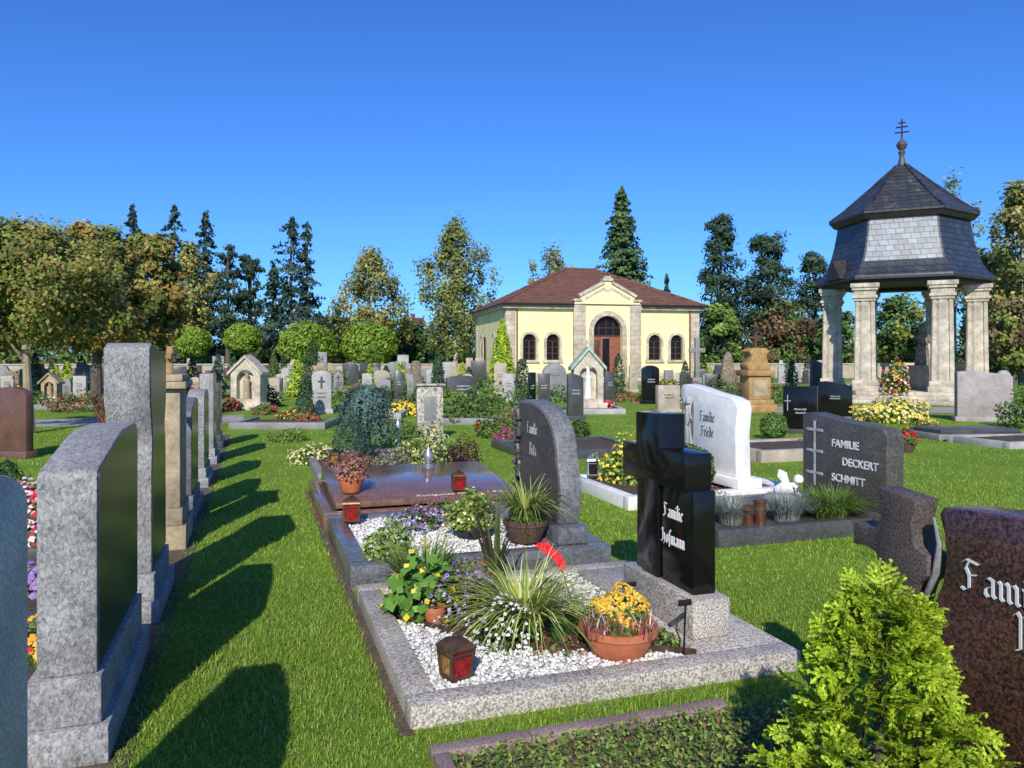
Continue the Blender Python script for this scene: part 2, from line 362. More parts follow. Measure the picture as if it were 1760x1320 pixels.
def pebbles(P,size,parent,name='white_gravel',pal=((.61,.59,.56),(.71,.69,.66),(.47,.44,.41),(.79,.77,.74))):
    bm=bmesh.new(); bmesh.ops.create_icosphere(bm,subdivisions=1,radius=1); tv=np.array([v.co[:] for v in bm.verts]); tf=np.array([[v.index for v in f.verts] for f in bm.faces]); bm.free()
    n=len(P); k=len(tv); s=rng.uniform(.55,1.25,(n,1,1))*size; st=rng.uniform(.6,1.3,(n,1,3))*np.array([1,1,.75])
    V=tv[None]*st*(1+rng.uniform(-.18,.18,(n,k,1)))
    a=rng.uniform(0,6.28,n); ca,sa=np.cos(a)[:,None],np.sin(a)[:,None]; x,y=V[...,0].copy(),V[...,1].copy(); V[...,0]=x*ca-y*sa; V[...,1]=x*sa+y*ca
    b=rng.uniform(-.6,.6,n); ca,sa=np.cos(b)[:,None],np.sin(b)[:,None]; y,z=V[...,1].copy(),V[...,2].copy(); V[...,1]=y*ca-z*sa; V[...,2]=y*sa+z*ca
    V=V*s+np.asarray(P)[:,None,:]
    Fc=(tf[None]+np.arange(n)[:,None,None]*k).reshape(-1,3); C=np.repeat(pick(pal,n,.12),k,axis=0)
    return tag(cmesh(name,V.reshape(-1,3),Fc,np.clip(C,0,.85),'pebble',parent),kind='stuff')
def inpoly(P,poly):
    x,y=P[:,0],P[:,1]; r=np.zeros(len(P),bool); n=len(poly)
    for i in range(n):
        x1,y1=poly[i]; x2,y2=poly[(i+1)%n]
        c=((y1>y)!=(y2>y)); r^=c&(x<(x2-x1)*(y-y1)/((y2-y1) if y2!=y1 else 1e-9)+x1)
    return r
def scatter(poly,n,z):
    p=np.array(poly); P=rng.uniform(p.min(0),p.max(0),(n,2)); P=P[inpoly(P,poly)]
    return np.hstack([P,np.full((len(P),1),z)])

# --- plants
def domepts(n,r,h,shell=.35,k=3.0,a=.12):
    d=sphere_dirs(n,True); f=lump(d,k,a)*(1-shell*rng.random(n)**1.5); P=d*f[:,None]*np.array([r,r,h]); return P,d
def mound(name,label,cat,loc,r,h,pal,n=500,leaf=.03,fl=None,group=None,rz=0,shell=.45,asp=.55):
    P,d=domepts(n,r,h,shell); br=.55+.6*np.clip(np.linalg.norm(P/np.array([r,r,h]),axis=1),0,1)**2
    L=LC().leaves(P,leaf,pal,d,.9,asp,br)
    if not fl:
        return tag(L.build(name,None,'leaf',loc),label,cat,group)
    e=empty(name,loc,rz,label,cat,group); L.build('foliage',e)
    P,d=domepts(fl[1],r*1.03,h*1.06,.1); B=LC()
    dd=d+np.array([0,-.4,.3])
    B.leaves(P,fl[2],fl[0],dd,.4,.9); B.leaves(P+d*.003,fl[2]*.9,fl[0],dd,.4,.9); B.build('blossoms',e,'petal'); return e
def ball(name,label,loc,r,pal,n=1500,leaf=.03,squash=1.0,zc=None,cat='shrub',stem=None,group=None):
    d=sphere_dirs(n); f=lump(d,3.5,.05)*(1-.22*rng.random(n)**2); P=d*f[:,None]*r; P[:,2]*=squash; z0=r*squash*.92 if zc is None else zc; P[:,2]+=z0
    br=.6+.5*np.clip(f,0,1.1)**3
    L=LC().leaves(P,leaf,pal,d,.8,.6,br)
    if stem is None: return tag(L.build(name,None,'leaf',loc),label,cat,group)
    e=empty(name,loc,0,label,cat,group); L.build('crown',e); MB().tube([(0,0,-.1),(0,0,z0)],[stem,stem*.7],8).build('trunk','bark',e); return e
def conepl(name,label,loc,r,h,pal,n=1200,leaf=.04,p=.7,cat='shrub',up=.5,asp=.4,group=None):
    t=rng.random(n)**1.25; a=rng.uniform(0,6.283,n); 
    prof_=np.minimum(1,(t/.10)**.5)*np.power(1-t,p)
    f=(1+.16*np.sin(a*5+t*14)+.1*np.sin(a*9-t*23))*(1-.35*rng.random(n)**2)
    rad=r*prof_*f; P=np.stack([rad*np.cos(a),rad*np.sin(a),t*h],1); d=np.stack([np.cos(a),np.sin(a),np.full(n,up)],1)
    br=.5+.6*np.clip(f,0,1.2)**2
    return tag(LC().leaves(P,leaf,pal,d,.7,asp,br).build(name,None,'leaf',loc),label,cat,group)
def tuft(name,label,loc,n,L,w,pal,arch=.9,r0=.05,cat='ornamental grass',group=None,parent=None,var=.3):
    a=rng.uniform(0,6.283,n); rr=r0*np.sqrt(rng.random(n)); B=np.stack([rr*np.cos(a),rr*np.sin(a),np.zeros(n)],1)
    a2=a+rng.normal(0,.5,n); D=np.stack([np.cos(a2),np.sin(a2)],1)
    lc=LC().blades(B,D,L*rng.uniform(.6,1.1,n),w,pal,arch*rng.uniform(.35,1.1,n),5,var=var)
    if parent: return lc.build(name,parent)
    return tag(lc.build(name,None,'leaf',loc),label,cat,group)
def bowl_pot(e,r,h,mat='terra',n=28):
    m=MB(); m.lathe([(r*.62,0),(r*.66,h*.05),(r*.94,h*.72),(r*.95,h*.78),(r*1.0,h*.79),(r*1.0,h*.98),(r*.97,h),(r*.9,h),(r*.88,h*.8)],n); m.build('pot',mat,e)
    s=MB(); s.poly([(r*.89*math.cos(2*math.pi*i/n),r*.89*math.sin(2*math.pi*i/n),h*.86) for i in range(n)]); s.build('potting_soil','soil',e)
def lantern(label,loc,w,h,rz=0,metal='iron',glass='redglass',glass2=None,taper=.8):
    e=empty('grave_lantern',loc,rz,label,'lantern'); a=w/2
    MB().box(-a*.85,a*.85,-a*.85,a*.85,0,h*.07).build('base',metal,e,.003)
    zb,zt=h*.07,h*.70; lo,hi=a*taper,a
    m=MB()
    for sx in(-1,1):
        for sy in(-1,1): m.tube([(sx*lo,sy*lo,zb),(sx*hi,sy*hi,zt)],w*.085,6)
    for z,q in((zb,lo),(zt,hi),(zt*.82,lo+(hi-lo)*.8)):
        for p0,p1 in(((-q,-q),(q,-q)),((q,-q),(q,q)),((q,q),(-q,q)),((-q,q),(-q,-q))): m.tube([(p0[0],p0[1],z),(p1[0],p1[1],z)],w*(.05 if z==zt*.82 else .075),6)
    m.build('frame',metal,e)
    gl=[(-lo*.93,-lo*.93),(lo*.93,-lo*.93),(lo*.93,lo*.93),(-lo*.93,lo*.93)]; gh=[(x*hi/lo,y*hi/lo) for x,y in gl]
    for i in range(4):
        j=(i+1)%4; m=MB(); m.poly([(gl[i][0],gl[i][1],zb),(gl[j][0],gl[j][1],zb),(gh[j][0],gh[j][1],zt),(gh[i][0],gh[i][1],zt)])
        m.build('pane',(glass2 if glass2 and i%2 else glass),e)
    m=MB(); m.rings([[(sx*q,sy*q,z) for sx,sy in((-1,-1),(1,-1),(1,1),(-1,1))] for q,z in((a*1.18,zt),(a*1.12,zt+h*.04),(a*.62,zt+h*.18),(a*.25,zt+h*.22))]); m.build('roof',metal,e)
    MB().lathe([(a*.2,zt+h*.22),(a*.32,zt+h*.25),(a*.2,zt+h*.29),(a*.05,zt+h*.30)],10).build('knob',metal,e); return e

# ================= LEFT ROW
def rowstone(label,v0,v1,h,t,shape,mat,ped=(.17,.34),back='polished',pm=None,u=-.6,pr=None):
    w=v1-v0; e=empty('gravestone',W(u-t/2,(v0+v1)/2),RV,label,'gravestone'); pm=pm or mat
    z1,z2=ped
    if z1>0: MB().box(-w/2-.08,w/2+.06,-t/2-.06,t/2+.05,-.02,z1).build('plinth',pm,e,.008)
    MB().box(-w/2-.012,w/2+.03,-t/2-.03,t/2+.02,z1+.001,z2).build('plinth',pm,e,.008)
    p=pr or [(x,z+z2) for x,z in prof(shape,w,h-z2)]
    MB().prism(p,-t/2,t/2).build('slab',mat,e,.012)
    if back:
        cx=sum(x for x,z in p)/len(p); cz=sum(z for x,z in p)/len(p)
        MB().prism([(cx+(x-cx)*.965,cz+(z-cz)*.975) for x,z in p],t/2-.01,t/2+.003).build('polished_back',back,e)
    return e
pr=[(-.53,.3),(.53,.3),(.53,1.2)]+[(.53-.5*(1-math.cos(s)),1.2+.13*math.sin(s)) for s in np.linspace(.2,1.57,6)]+[(-.4,1.31),(-.53,1.25)]
pr=[(-x,z) for x,z in pr][::-1]
rowstone('pale grey gravestone cut off by the left edge of the photo',1.4,2.46,1.31,.2,'slant','palest',(.15,.3),None,None,-.6,pr)
pr=[(-.55,.34),(.55,.34),(.55,1.12),(.535,1.145),(.50,1.16),(.30,1.195),(.10,1.235),(-.08,1.262),(-.48,1.262),(-.55,1.22)]
rowstone('broad blue grey gravestone with dark polished back, nearest whole one on the left',3.44,4.54,1.26,.215,'flat','bluegrey',(.15,.34),'polished',None,-.6,pr)
pr=[(-.38,.29),(.38,.29),(.38,.9),(.34,1.08),(.38,1.20),(.46,1.34),(.47,1.66),(.36,1.69),(-.30,1.63),(-.40,1.56),(-.38,1.3),(-.30,1.15),(-.36,1.0)]
rowstone('tallest blue grey gravestone on the left with waisted top',5.13,5.9,1.68,.25,'flat','bluegrey',(.13,.29),'polished',None,-.6,pr)
e=rowstone('yellow sandstone stele with cornice and small stone cross on top',7.0,7.6,1.34,.22,'flat','sand',(.2,.34),None)
MB().box(-.36,.36,-.16,.16,1.342,1.40).build('cornice','sand',e,.01); MB().box(-.32,.32,-.13,.13,1.403,1.46).build('cap','sand',e,.01)
MB().box(-.025,.025,-.025,.025,1.463,1.70).box(-.08,-.027,-.022,.022,1.59,1.64).box(.027,.08,-.022,.022,1.59,1.64).build('cross','ocher',e,.004)
rowstone('dark slab gravestone just behind the yellow sandstone stele',8.2,9.1,1.18,.18,'slant','roth',(.12,.24))
rowstone('grey blue gravestone with arched top, fifth in the left row',10.2,11.1,1.2,.2,'arch','bluegrey',(.12,.24))
rowstone('upright grey gravestone near the far end of left row',12.4,13.2,1.36,.2,'flat','bluegrey',(.12,.24))
rowstone('last small dark gravestone at the far end of left row',14.6,15.4,1.15,.2,'shoulder','dkgrey',(.12,.24))
for i,(a,b,l) in enumerate(((1.2,2.9,'dark kerb around the bed beside the stone cut by the left edge'),(3.2,4.9,'dark kerb around the bed left of the broad blue grey stone'),(5.05,6.5,'dark kerb around the bed left of the tallest left stone'),(6.8,8.0,'dark kerb around the bed left of the sandstone stele'))):
    kerb(l,-2.9,-.95,a,b,.12,.1,'dkgrey')
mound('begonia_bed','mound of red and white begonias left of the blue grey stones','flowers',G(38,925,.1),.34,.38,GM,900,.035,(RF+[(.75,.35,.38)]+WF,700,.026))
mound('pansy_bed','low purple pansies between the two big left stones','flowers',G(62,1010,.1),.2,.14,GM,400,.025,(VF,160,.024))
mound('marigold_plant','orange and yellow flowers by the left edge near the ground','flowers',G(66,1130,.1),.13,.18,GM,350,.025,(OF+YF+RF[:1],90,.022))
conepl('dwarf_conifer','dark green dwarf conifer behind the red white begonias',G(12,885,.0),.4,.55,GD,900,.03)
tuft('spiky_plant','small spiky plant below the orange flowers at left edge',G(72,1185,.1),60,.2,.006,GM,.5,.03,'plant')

# ================= GRAVE A (black cross stone)
hA=.10; gA=.078
kA=kerb('pale speckled granite border of the nearest gravel grave',.63,2.65,3.27,5.15,hA,.14,'granite','soil',.5,.06)
oa=(1.64,4.21)
def loc_(poly): return [(u-oa[0],v-oa[1]) for u,v in poly]
polyF=loc_([(.77,3.41),(2.1,3.41),(2.02,3.50),(1.25,3.82),(.80,4.42),(.77,4.42)])
polyB=loc_([(1.75,4.35),(2.14,4.1),(2.14,5.0),(1.5,5.0)])
for pl,n in((polyF,5600),(polyB,1600)):
    P=scatter(pl,n,gA); P[:,2]+=rng.uniform(-.008,.012,len(P)); pebbles(P,.012,kA)
    m=MB(); m.poly([(x,y,gA-.006) for x,y in pl]); m.build('gravel_bed','gravelbase',kA)
e=MB(); pts=[(u-oa[0],v-oa[1]) for u,v in((.79,4.44),(1.25,3.84),(2.03,3.52),(2.14,3.44))]
for p,q in zip(pts,pts[1:]):
    d=Vector((q[0]-p[0],q[1]-p[1],0)); nrm=Vector((-d.y,d.x,0)).normalized()*.005
    c4=[(p[0]-nrm.x,p[1]-nrm.y),(q[0]-nrm.x,q[1]-nrm.y),(q[0]+nrm.x,q[1]+nrm.y),(p[0]+nrm.x,p[1]+nrm.y)]
    e.hexa([(x,y,.05) for x,y in c4],[(x,y,.108) for x,y in c4])
e.build('metal_edging','rust',kA)
P=scatter(loc_([(.8,4.5),(1.27,3.9),(2.05,3.58),(2.1,4.05),(1.7,4.3),(1.45,4.98),(.8,4.98)]),1500,.066); tag(LC().leaves(P,.013,GM+HEATH+GD,np.tile([0,0,1.],(len(P),1)),1.0).build('ground_cover',kA),kind='stuff')
e=empty('gravestone',W(2.32,3.965,hA),RV,'polished black gravestone with raised cross rising from its left side','gravestone')
MB().box(-.42,.40,-.12,.11,0.001,.21).build('plinth','granite',e,.01)
MB().prism([(-.33,.21),(.32,.21),(.32,.775),(-.04,.775),(-.04,.74),(-.20,.74),(-.20,.775),(-.33,.76)],-.07,.07).build('slab','black',e,.006)
MB().prism([(-.22,.211),(-.04,.211),(-.04,.76),(.26,.76),(.26,.97),(-.02,.97),(-.02,1.17),(-.31,1.17),(-.31,.97),(-.49,.97),(-.49,.76),(-.22,.76)],-.088,.085).build('cross','black',e,.006)
fraktur('Familie',.082,'letter',e,.005,-.071,.585,.042); fraktur('Hofmann',.082,'letter',e,-.02,-.071,.435,.042)
lantern('bronze lantern with red and amber panes on the white gravel',W(.90,3.54,gA+.005),.125,.215,R(35),'rust','redglass','yelglass',.80)
e=empty('flower_bowl',W(1.78,3.60,.065),0,'wide terracotta bowl of yellow chrysanthemums and heather','flower bowl'); bowl_pot(e,.205,.16)
P,d=domepts(900,.17,.13); P[:,2]+=.14; LC().leaves(P,.018,GM,d).build('foliage',e)
P,d=domepts(900,.15,.155,.12); P=P+np.array([.02,.03,.17]); L=LC(); L.leaves(P,.012,OF+YF,d+np.array([0,-.3,.3]),.6,.8); L.leaves(P+d*.004,.009,YF+OF,d+np.array([0,-.3,.3]),.6,.9); L.build('chrysanthemum_blossoms',e,'petal')
B=np.stack([rng.uniform(-.18,.15,330),rng.uniform(-.18,-.03,330),np.full(330,.14)],1); a=rng.uniform(0,6.28,330)
LC().blades(B,np.stack([np.cos(a),np.sin(a)],1),rng.uniform(.06,.17,330),.005,PF[2:]+HEATH+WF[:1],.4).build('heather_sprigs',e)
tuft('sedge_plant','large arching yellow green sedge in the middle of the bed',W(1.42,4.02,.065),420,.60,.0065,[(.46,.49,.11),(.32,.41,.07),(.62,.63,.25),(.19,.28,.06)],1.25,.07)
mound('white_aster','white starry asters at the gravel edge below the sedge','flowers',W(1.25,3.90,.06),.19,.23,GM,700,.014,(WF,200,.011))
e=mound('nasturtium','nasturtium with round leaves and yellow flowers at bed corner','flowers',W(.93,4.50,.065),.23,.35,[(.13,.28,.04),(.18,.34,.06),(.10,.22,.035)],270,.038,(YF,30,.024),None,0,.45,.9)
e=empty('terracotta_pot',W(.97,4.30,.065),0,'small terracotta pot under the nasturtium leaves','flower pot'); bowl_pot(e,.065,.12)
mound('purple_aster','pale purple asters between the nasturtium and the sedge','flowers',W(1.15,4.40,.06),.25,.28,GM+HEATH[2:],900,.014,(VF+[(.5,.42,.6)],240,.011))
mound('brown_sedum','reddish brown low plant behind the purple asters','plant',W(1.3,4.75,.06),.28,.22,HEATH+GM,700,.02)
e=empty('feather_flower',W(1.84,4.35,.065),0,'bright red feather flower leaning left above the sedge','flower')
t=np.linspace(.5,1,50); pos=np.stack([-.20*t**1.7,-.02*t,.40*np.sin(t*1.35)**.9],1); LC().leaves(pos,.034,[(.78,.03,.04),(.70,.02,.03)],np.tile([.3,-1,.3],(50,1)),.3,.6).build('plume',e,'petal'); MB().tube([(0,0,0),(-.05,0,.2),(-.12,-.01,.34)],.004,5).build('stem','rust',e)
tuft('green_leaf_plant','dark green broad leaves right of the sedge',W(1.55,3.84,.065),22,.24,.022,GD+GM,.5,.03,'plant')
tuft('thin_grass_plant','thin green grass blades behind the terracotta bowl',W(1.72,3.95,.065),60,.36,.004,GL,.8,.04)
mound('ground_cover_plant','small leafy ground cover right of the terracotta bowl','plant',W(2.02,3.68,.06),.16,.07,GM+GL,300,.015)
mound('ground_cover_plant','low dark leaves left of the terracotta bowl','plant',W(1.5,3.72,.06),.16,.06,GM+HEATH,300,.015)
for l,u,v,h in(('thin iron stake by the black stone plinth',2.02,3.95,.26),('thin iron stake on the pale granite kerb corner',2.08,3.46,.30)):
    e=empty('garden_stake',W(u,v,.06),R(20),l,'stake'); MB().tube([(0,0,0),(.01,0,h*.9)],.006,6).build('rod','iron',e); MB().box(-.03,.045,-.006,.006,h*.9,h).build('head','iron',e,.002)

# ================= GRAVE 0 (front right): low edging strip, sparse ground cover
k0=empty('grave_border',W(1.6,2.2),A,'short low reddish granite edging strip along the bottom of the photo','grave border')
m=MB(); x=-.94
for L_ in(.42,.5,.44): m.box(x,x+L_-.004,.77,.84,-.03,.045); x+=L_
m.box(-.94,-.875,.1,.768,-.03,.045); m.build('kerb','redkerb',k0,.006); EX.append((.64,2.04,2.96,3.05))
m=MB(); m.poly([(-.875,-.6,.006),(.95,-.6,.006),(.95,.77,.006),(-.875,.77,.006)]); m.build('soil','earth',k0)
P=scatter([(-.87,-.1),(.95,-.1),(.95,.77),(-.87,.77)],8500,.015); P[:,2]+=rng.uniform(0,.04,len(P))
tag(LC().leaves(P,.012,GM+GM+GL+GL+HEATH[3:]+[(.30,.17,.10)],np.tile([0,-.3,1.],(len(P),1)),.8).build('ground_cover',k0),kind='stuff')
e=empty('gravestone',W(2.33,1.72),RV,'dark red granite gravestone with cross at the right edge','gravestone')
MB().box(-.5,.75,-.14,.14,0,.2).build('plinth','redgran',e,.01)
arc=[(-.52,.60),(-.45,.66),(-.37,.73),(-.33,.82),(-.315,.91),(-.325,1.0),(-.345,1.06),(-.325,1.085),(-.1,1.10),(.2,1.10),(.5,1.06),(.72,.98)]
MB().prism([(-.56,.2),(.72,.2)]+arc[::-1]+[(-.58,.5)],-.08,.08).build('slab','redgran',e,.006)
cr=[(-.60,.55),(-.47,.55),(-.46,.70),(-.43,.79),(-.385,.83),(-.385,.90),(-.44,.92),(-.455,1.0),(-.43,1.09),(-.62,1.11),(-.60,1.0),(-.625,.955),(-.68,.945),(-.74,.955),(-.74,.865),(-.68,.872),(-.625,.86),(-.60,.80)]
MB().prism(cr,-.09,.02).build('cross','browncross',e,.008)
MB().tube([(-.47,-.07,.69),(-.41,-.07,.75),(-.365,-.07,.85),(-.352,-.07,.95),(-.375,-.07,1.04)],[.005,.010,.013,.010,.004],8).build('crescent','grey',e)
fraktur('Familie',.108,'letter',e,-.25,-.081,.825,.036,.003,1.25); fraktur('N',.125,'letter',e,-.065,-.081,.69,.036)
def cypress(loc,r,h,label):
    e=empty('golden_cypress',loc,0,label,'shrub'); V=LC()
    n=950; t=rng.random(n)**.95; a=rng.uniform(0,6.283,n)
    prof_=np.minimum(1,.85+t*.9)*np.power(np.clip(1-t,0,1),.46); f=(1+.26*np.sin(a*4+t*9)+.18*np.sin(a*7-t*17))*(1-.35*rng.random(n)**2)
    for i in range(n):
        o=np.array([math.cos(a[i]),math.sin(a[i]),0.0]); up=np.array([0,0,1.0])
        if o[1]>.5 and random.random()<.6: continue
        c=o*r*prof_[i]*f[i]+up*t[i]*h*random.uniform(.82,.97)
        ax=o*random.uniform(.5,1.1)+up*random.uniform(.2,1.0)+rng.normal(0,.38,3); ax/=np.linalg.norm(ax)
        sd=np.cross(ax,o*.3+up+rng.normal(0,.6,3)); sd/=np.linalg.norm(sd); nn=np.cross(ax,sd)
        Ls=random.uniform(.055,.115); P=[]; nb=random.choice((3,4,5))
        for k in range(13): P.append(c+ax*Ls*k/12)
        for b_ in range(nb):
            s0=.15+.7*b_/nb
            for sg in(-1,1):
                l=Ls*.55*(1-s0*.7)
                for k in range(1,8):
                    q=k/7; P.append(c+ax*(Ls*s0+l*q*.75)+sd*sg*l*q*.8+nn*random.uniform(-.003,.003)-up*.12*l*q*q)
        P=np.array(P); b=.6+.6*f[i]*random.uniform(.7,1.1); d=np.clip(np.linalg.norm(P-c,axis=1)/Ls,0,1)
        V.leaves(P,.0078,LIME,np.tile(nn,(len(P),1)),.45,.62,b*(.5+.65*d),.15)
    V.build('foliage',e); MB().tube([(0,0,0),(0,0,h*.85)],[.025,.005],7).build('stem','bark',e)
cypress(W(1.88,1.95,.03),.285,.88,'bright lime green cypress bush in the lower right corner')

# ================= GRAVE B
kB=kerb('polished blue grey border with white gravel behind the nearest grave',.62,2.6,5.38,7.2,.16,.14,'polblue','gravelbase',.45,.12)
P=scatter([(-.84,-.76),(.52,-.76),(.52,.76),(-.84,.76)],5200,.128); P[:,2]+=rng.uniform(-.006,.012,len(P)); pebbles(P,.014,kB)
e=empty('gravestone',W(2.33,6.1,.16),RV,'slate grey gravestone with curved right shoulder and climbing vine relief','gravestone')
MB().box(-.62,.62,-.13,.13,.001,.13).build('plinth','polblue',e,.01)
pr=[(-.52,.13),(.50,.13)]+[(.50+.07*math.sin(s*math.pi),.13+.5*s) for s in np.linspace(.1,1,8)]+[(.50-.55*(1-math.cos(s*math.pi/2)),.63+.43*math.sin(s*math.pi/2)) for s in np.linspace(.08,1,9)]+[(-.25,1.075),(-.42,1.06),(-.46,.99),(-.55,.96),(-.55,.5)]
MB().prism(pr,-.09,.09).build('slab','roth',e,.012)
MB().prism([(.02+(x-.02)*.93,.6+(z-.6)*.94) for x,z in pr],-.093,-.088).build('polished_front','midgrey',e)
fraktur('Familie',.10,'lettergrey',e,-.2,-.094,.79,.036); fraktur('Betz',.11,'lettergrey',e,-.14,-.094,.61,.036)
m=MB(); m.tube([(-.42,-.10,.14),(-.45,-.1,.35),(-.38,-.1,.5),(-.44,-.1,.7),(-.38,-.1,.85),(-.42,-.1,.98)],.022,7)
for k in range(16):
    z=.2+.05*k; x=-.42+.06*math.sin(k*1.9); m.lathe([(.003,-.02),(.03,-.005),(.034,.01),(.003,.03)],6,(x,-.11,z))
m.build('vine_relief','midgrey',e)
def potplant(label,loc,r,h,mat,bl=None,mo=None,name='potted_plant'):
    e=empty(name,loc,0,label,'potted plant'); bowl_pot(e,r,h,mat)
    if bl:
        n,L,w,pal,arch=bl; o=tuft('grass_blades',None,None,n,L,w,pal,arch,r*.5,parent=e); o.location=(0,0,h*.85)
    if mo:
        n,rr,hh,lf,pal,fl=mo; P,d=domepts(n,rr,hh); P[:,2]+=h*.85; LC().leaves(P,lf,pal,d).build('foliage',e)
        if fl: P,d=domepts(fl[1],rr*1.03,hh*1.05,.1); P[:,2]+=h*.85; LC().leaves(P,fl[2],fl[0],d+np.array([0,-.4,.3]),.4,.9).build('blossoms',e,'petal')
    return e
potplant('dark wicker pot with arching green grass before the slate stone',W(2.02,5.72,.16),.18,.17,'wicker',(200,.50,.008,GL+[(.42,.38,.14)],1.2),(160,.15,.1,.025,GM,None))
potplant('dark bowl with variegated pale green leaves on the white gravel',W(1.66,6.05,.15),.16,.10,'darkplas',(120,.34,.014,GL+CREAM[2:],.9),(600,.22,.26,.028,CREAM[3:]+GL,(CREAM[1:2],40,.016)))
mound('heather_band','band of pink purple flowers along the white gravel','flowers',W(1.62,6.85,.13),.3,.16,GM,600,.018,(PF+VF,300,.013))
mound('lavender_plant','silvery mauve flowers left of the variegated bowl','flowers',W(1.3,6.55,.13),.26,.16,GM+BLUE,500,.02,(VF+WF[:1],160,.013))
tuft('dark_lily_plant','tall dark leaved plant rising behind the sedge',W(1.50,4.85,.065),26,.70,.016,[(.05,.06,.03),(.08,.09,.04),(.07,.035,.03),(.10,.14,.045)],.4,.05,'plant')
tuft('green_sage_plant','upright green leaves behind the nasturtium',W(1.05,5.02,.065),230,.42,.011,GM+GL,.7,.15,'plant')
mound('green_shrub','pale green leafy shrub left behind the nasturtium','plant',W(.92,5.62,.14),.2,.24,GL,450,.025)
lantern('small dark lantern with red pane on the blue grey border',W(.80,6.86,.16),.13,.24,R(10),'copper','redglass',None,.95)

# ================= GRAVE C (flat slab)
kC=kerb('red brown polished border around the flat memorial slab',.60,2.75,7.4,9.5,.14,.1,'brownpol','soil')
e=empty('memorial_slab',W(1.68,8.42,.14),A,'large polished red brown memorial slab lying on its border','memorial slab')
MB().hexa([(-.95,-.85,.0),(.95,-.85,.0),(.95,.85,.0),(-.95,.85,.0)],[(-.95,-.85,.06),(.95,-.85,.06),(.95,.85,.17),(-.95,.85,.17)]).build('slab','brownpol',e,.01)
o=text('Kunigunda Martin  1.9.2..',.095,'lettergold',e,-.1,-.78,.0,.2,.001,.001,flat=True); o.rotation_euler=(math.atan(.11/1.7),0,0); o.location=(-.15,-.78,.0665)
potplant('terracotta pot of pink heather on the red brown slab',W(.92,7.95,.235),.14,.17,'terra',None,(500,.17,.2,.016,HEATH+GM[:1],([(.45,.2,.15),(.4,.16,.14)],260,.012)))
lantern('lantern with red pane standing on the red brown slab',W(2.0,7.75,.225),.12,.22,R(15),'copper','redglass',None,.95)
e=empty('grave_vase',W(1.95,9.0,.28),0,'slim silvery holy water vase on the far slab edge','vase'); MB().lathe([(.07,0),(.075,.03),(.04,.06),(.06,.14),(.045,.2),(.02,.24),(.005,.27)],14).build('body','silver',e)

# ================= GRAVE D and beyond
kD=kerb('grey border of the thickly planted grave with blue spruce',.75,3.0,10.1,12.6,.12,.1,'grey')
mound('heather_plant','rusty heather mound in front of the small dark conifer','plant',W(1.2,10.6,.1),.36,.22,HEATH,900,.018)
mound('rockery_stone_plant','pale grey green cushion plant beside the rust heather','plant',W(1.75,10.55,.1),.3,.22,[(.28,.28,.19),(.18,.20,.10),(.36,.34,.27)],600,.02)
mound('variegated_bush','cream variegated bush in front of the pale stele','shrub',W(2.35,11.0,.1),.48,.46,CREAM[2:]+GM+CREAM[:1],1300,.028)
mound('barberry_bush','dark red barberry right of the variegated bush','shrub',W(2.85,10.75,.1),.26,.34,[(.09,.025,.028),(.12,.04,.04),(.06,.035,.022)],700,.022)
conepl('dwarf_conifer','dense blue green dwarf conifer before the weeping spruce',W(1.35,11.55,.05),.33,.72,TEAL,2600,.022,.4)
e=empty('weeping_spruce',W(1.72,12.6,.05),0,'weeping blue spruce with drooping crown','shrub')
MB().tube([(0,0,0),(.03,0,.6),(0,0,1.0)],[.05,.04,.02],8).build('trunk','bark',e)
V=LC()
for k in range(240):
    a=random.uniform(0,6.28); rr=random.uniform(.12,.58)*(1+.2*math.sin(a*3)); n=54; s=np.linspace(.05,1,n); drop=random.uniform(.35,1.05)
    P=np.stack([math.cos(a)*rr*s**.85,math.sin(a)*rr*s**.85,.94+.26*np.sin(s*2.2)*random.uniform(.2,1)-drop*s**2.0],1)+rng.normal(0,.018,(n,3))
    V.leaves(P,.034,BLUE,np.tile([math.cos(a),math.sin(a),.3],(n,1)),.8,.36,np.full(n,random.uniform(.5,1.4)))
V.build('crown',e)
mound('yellow_ground_cover','low cream yellow ground cover at the aisle side','flowers',G(540,795),.40,.26,GM,800,.022,(CREAM[:3],420,.02))
mound('leafy_clump','green leafy clump beside the cream ground cover','plant',G(497,758),.4,.22,GM+GL,600,.03)
lantern('tiny lantern in front of the dwarf conifer',W(1.05,10.95,.12),.12,.22,0,'iron','yelglass',None,.95)
e=stoneobj('small weathered pale stele with carved panel and lichen',G(738,757),R(12),.5,1.06,.3,'flat','stele',(.05,.05,.14,'stele'),name='stone_stele'); MB().box(-.29,.29,-.19,.19,1.062,1.10).build('cap','stele',e,.012); MB().box(-.12,.12,-.156,-.15,.40,.86).build('panel','grey',e,.004)
mound('evergreen_bush','dense dark green bush left of the pale stele','shrub',G(690,760),.42,.38,GM,900,.03)
e=empty('lamp_figure',G(684,768),0,'small slim grey metal grave lamp beside the dark green bush','lamp'); MB().lathe([(.07,0),(.07,.03),(.025,.06),(.02,.3),(.06,.33),(.06,.42),(.03,.47),(.01,.52)],12).build('body','silver',e)
kE=kerb('dark kerb of the grave right of the pale stele',4.0,6.2,11.2,13.2,.13,.12,'dkgrey')
mound('heather_clump','bright purple heather clump in the dark kerb',"flowers",G(866,765),.22,.26,GD,400,.02,(PF,300,.018))
mound('bush_clump','bushy green clump above the purple heather','shrub',G(850,752),.42,.5,GM+GL[:1],1100,.03)
mound('pink_flower_clump','dusty pink sedum behind the purple heather','flowers',G(872,738),.3,.38,GM,400,.03,(PF+HEATH,260,.022))
ball('box_ball','small dark boxwood ball left of the white marble kerb',G(996,758),.21,GD+GM[:1],900,.025)
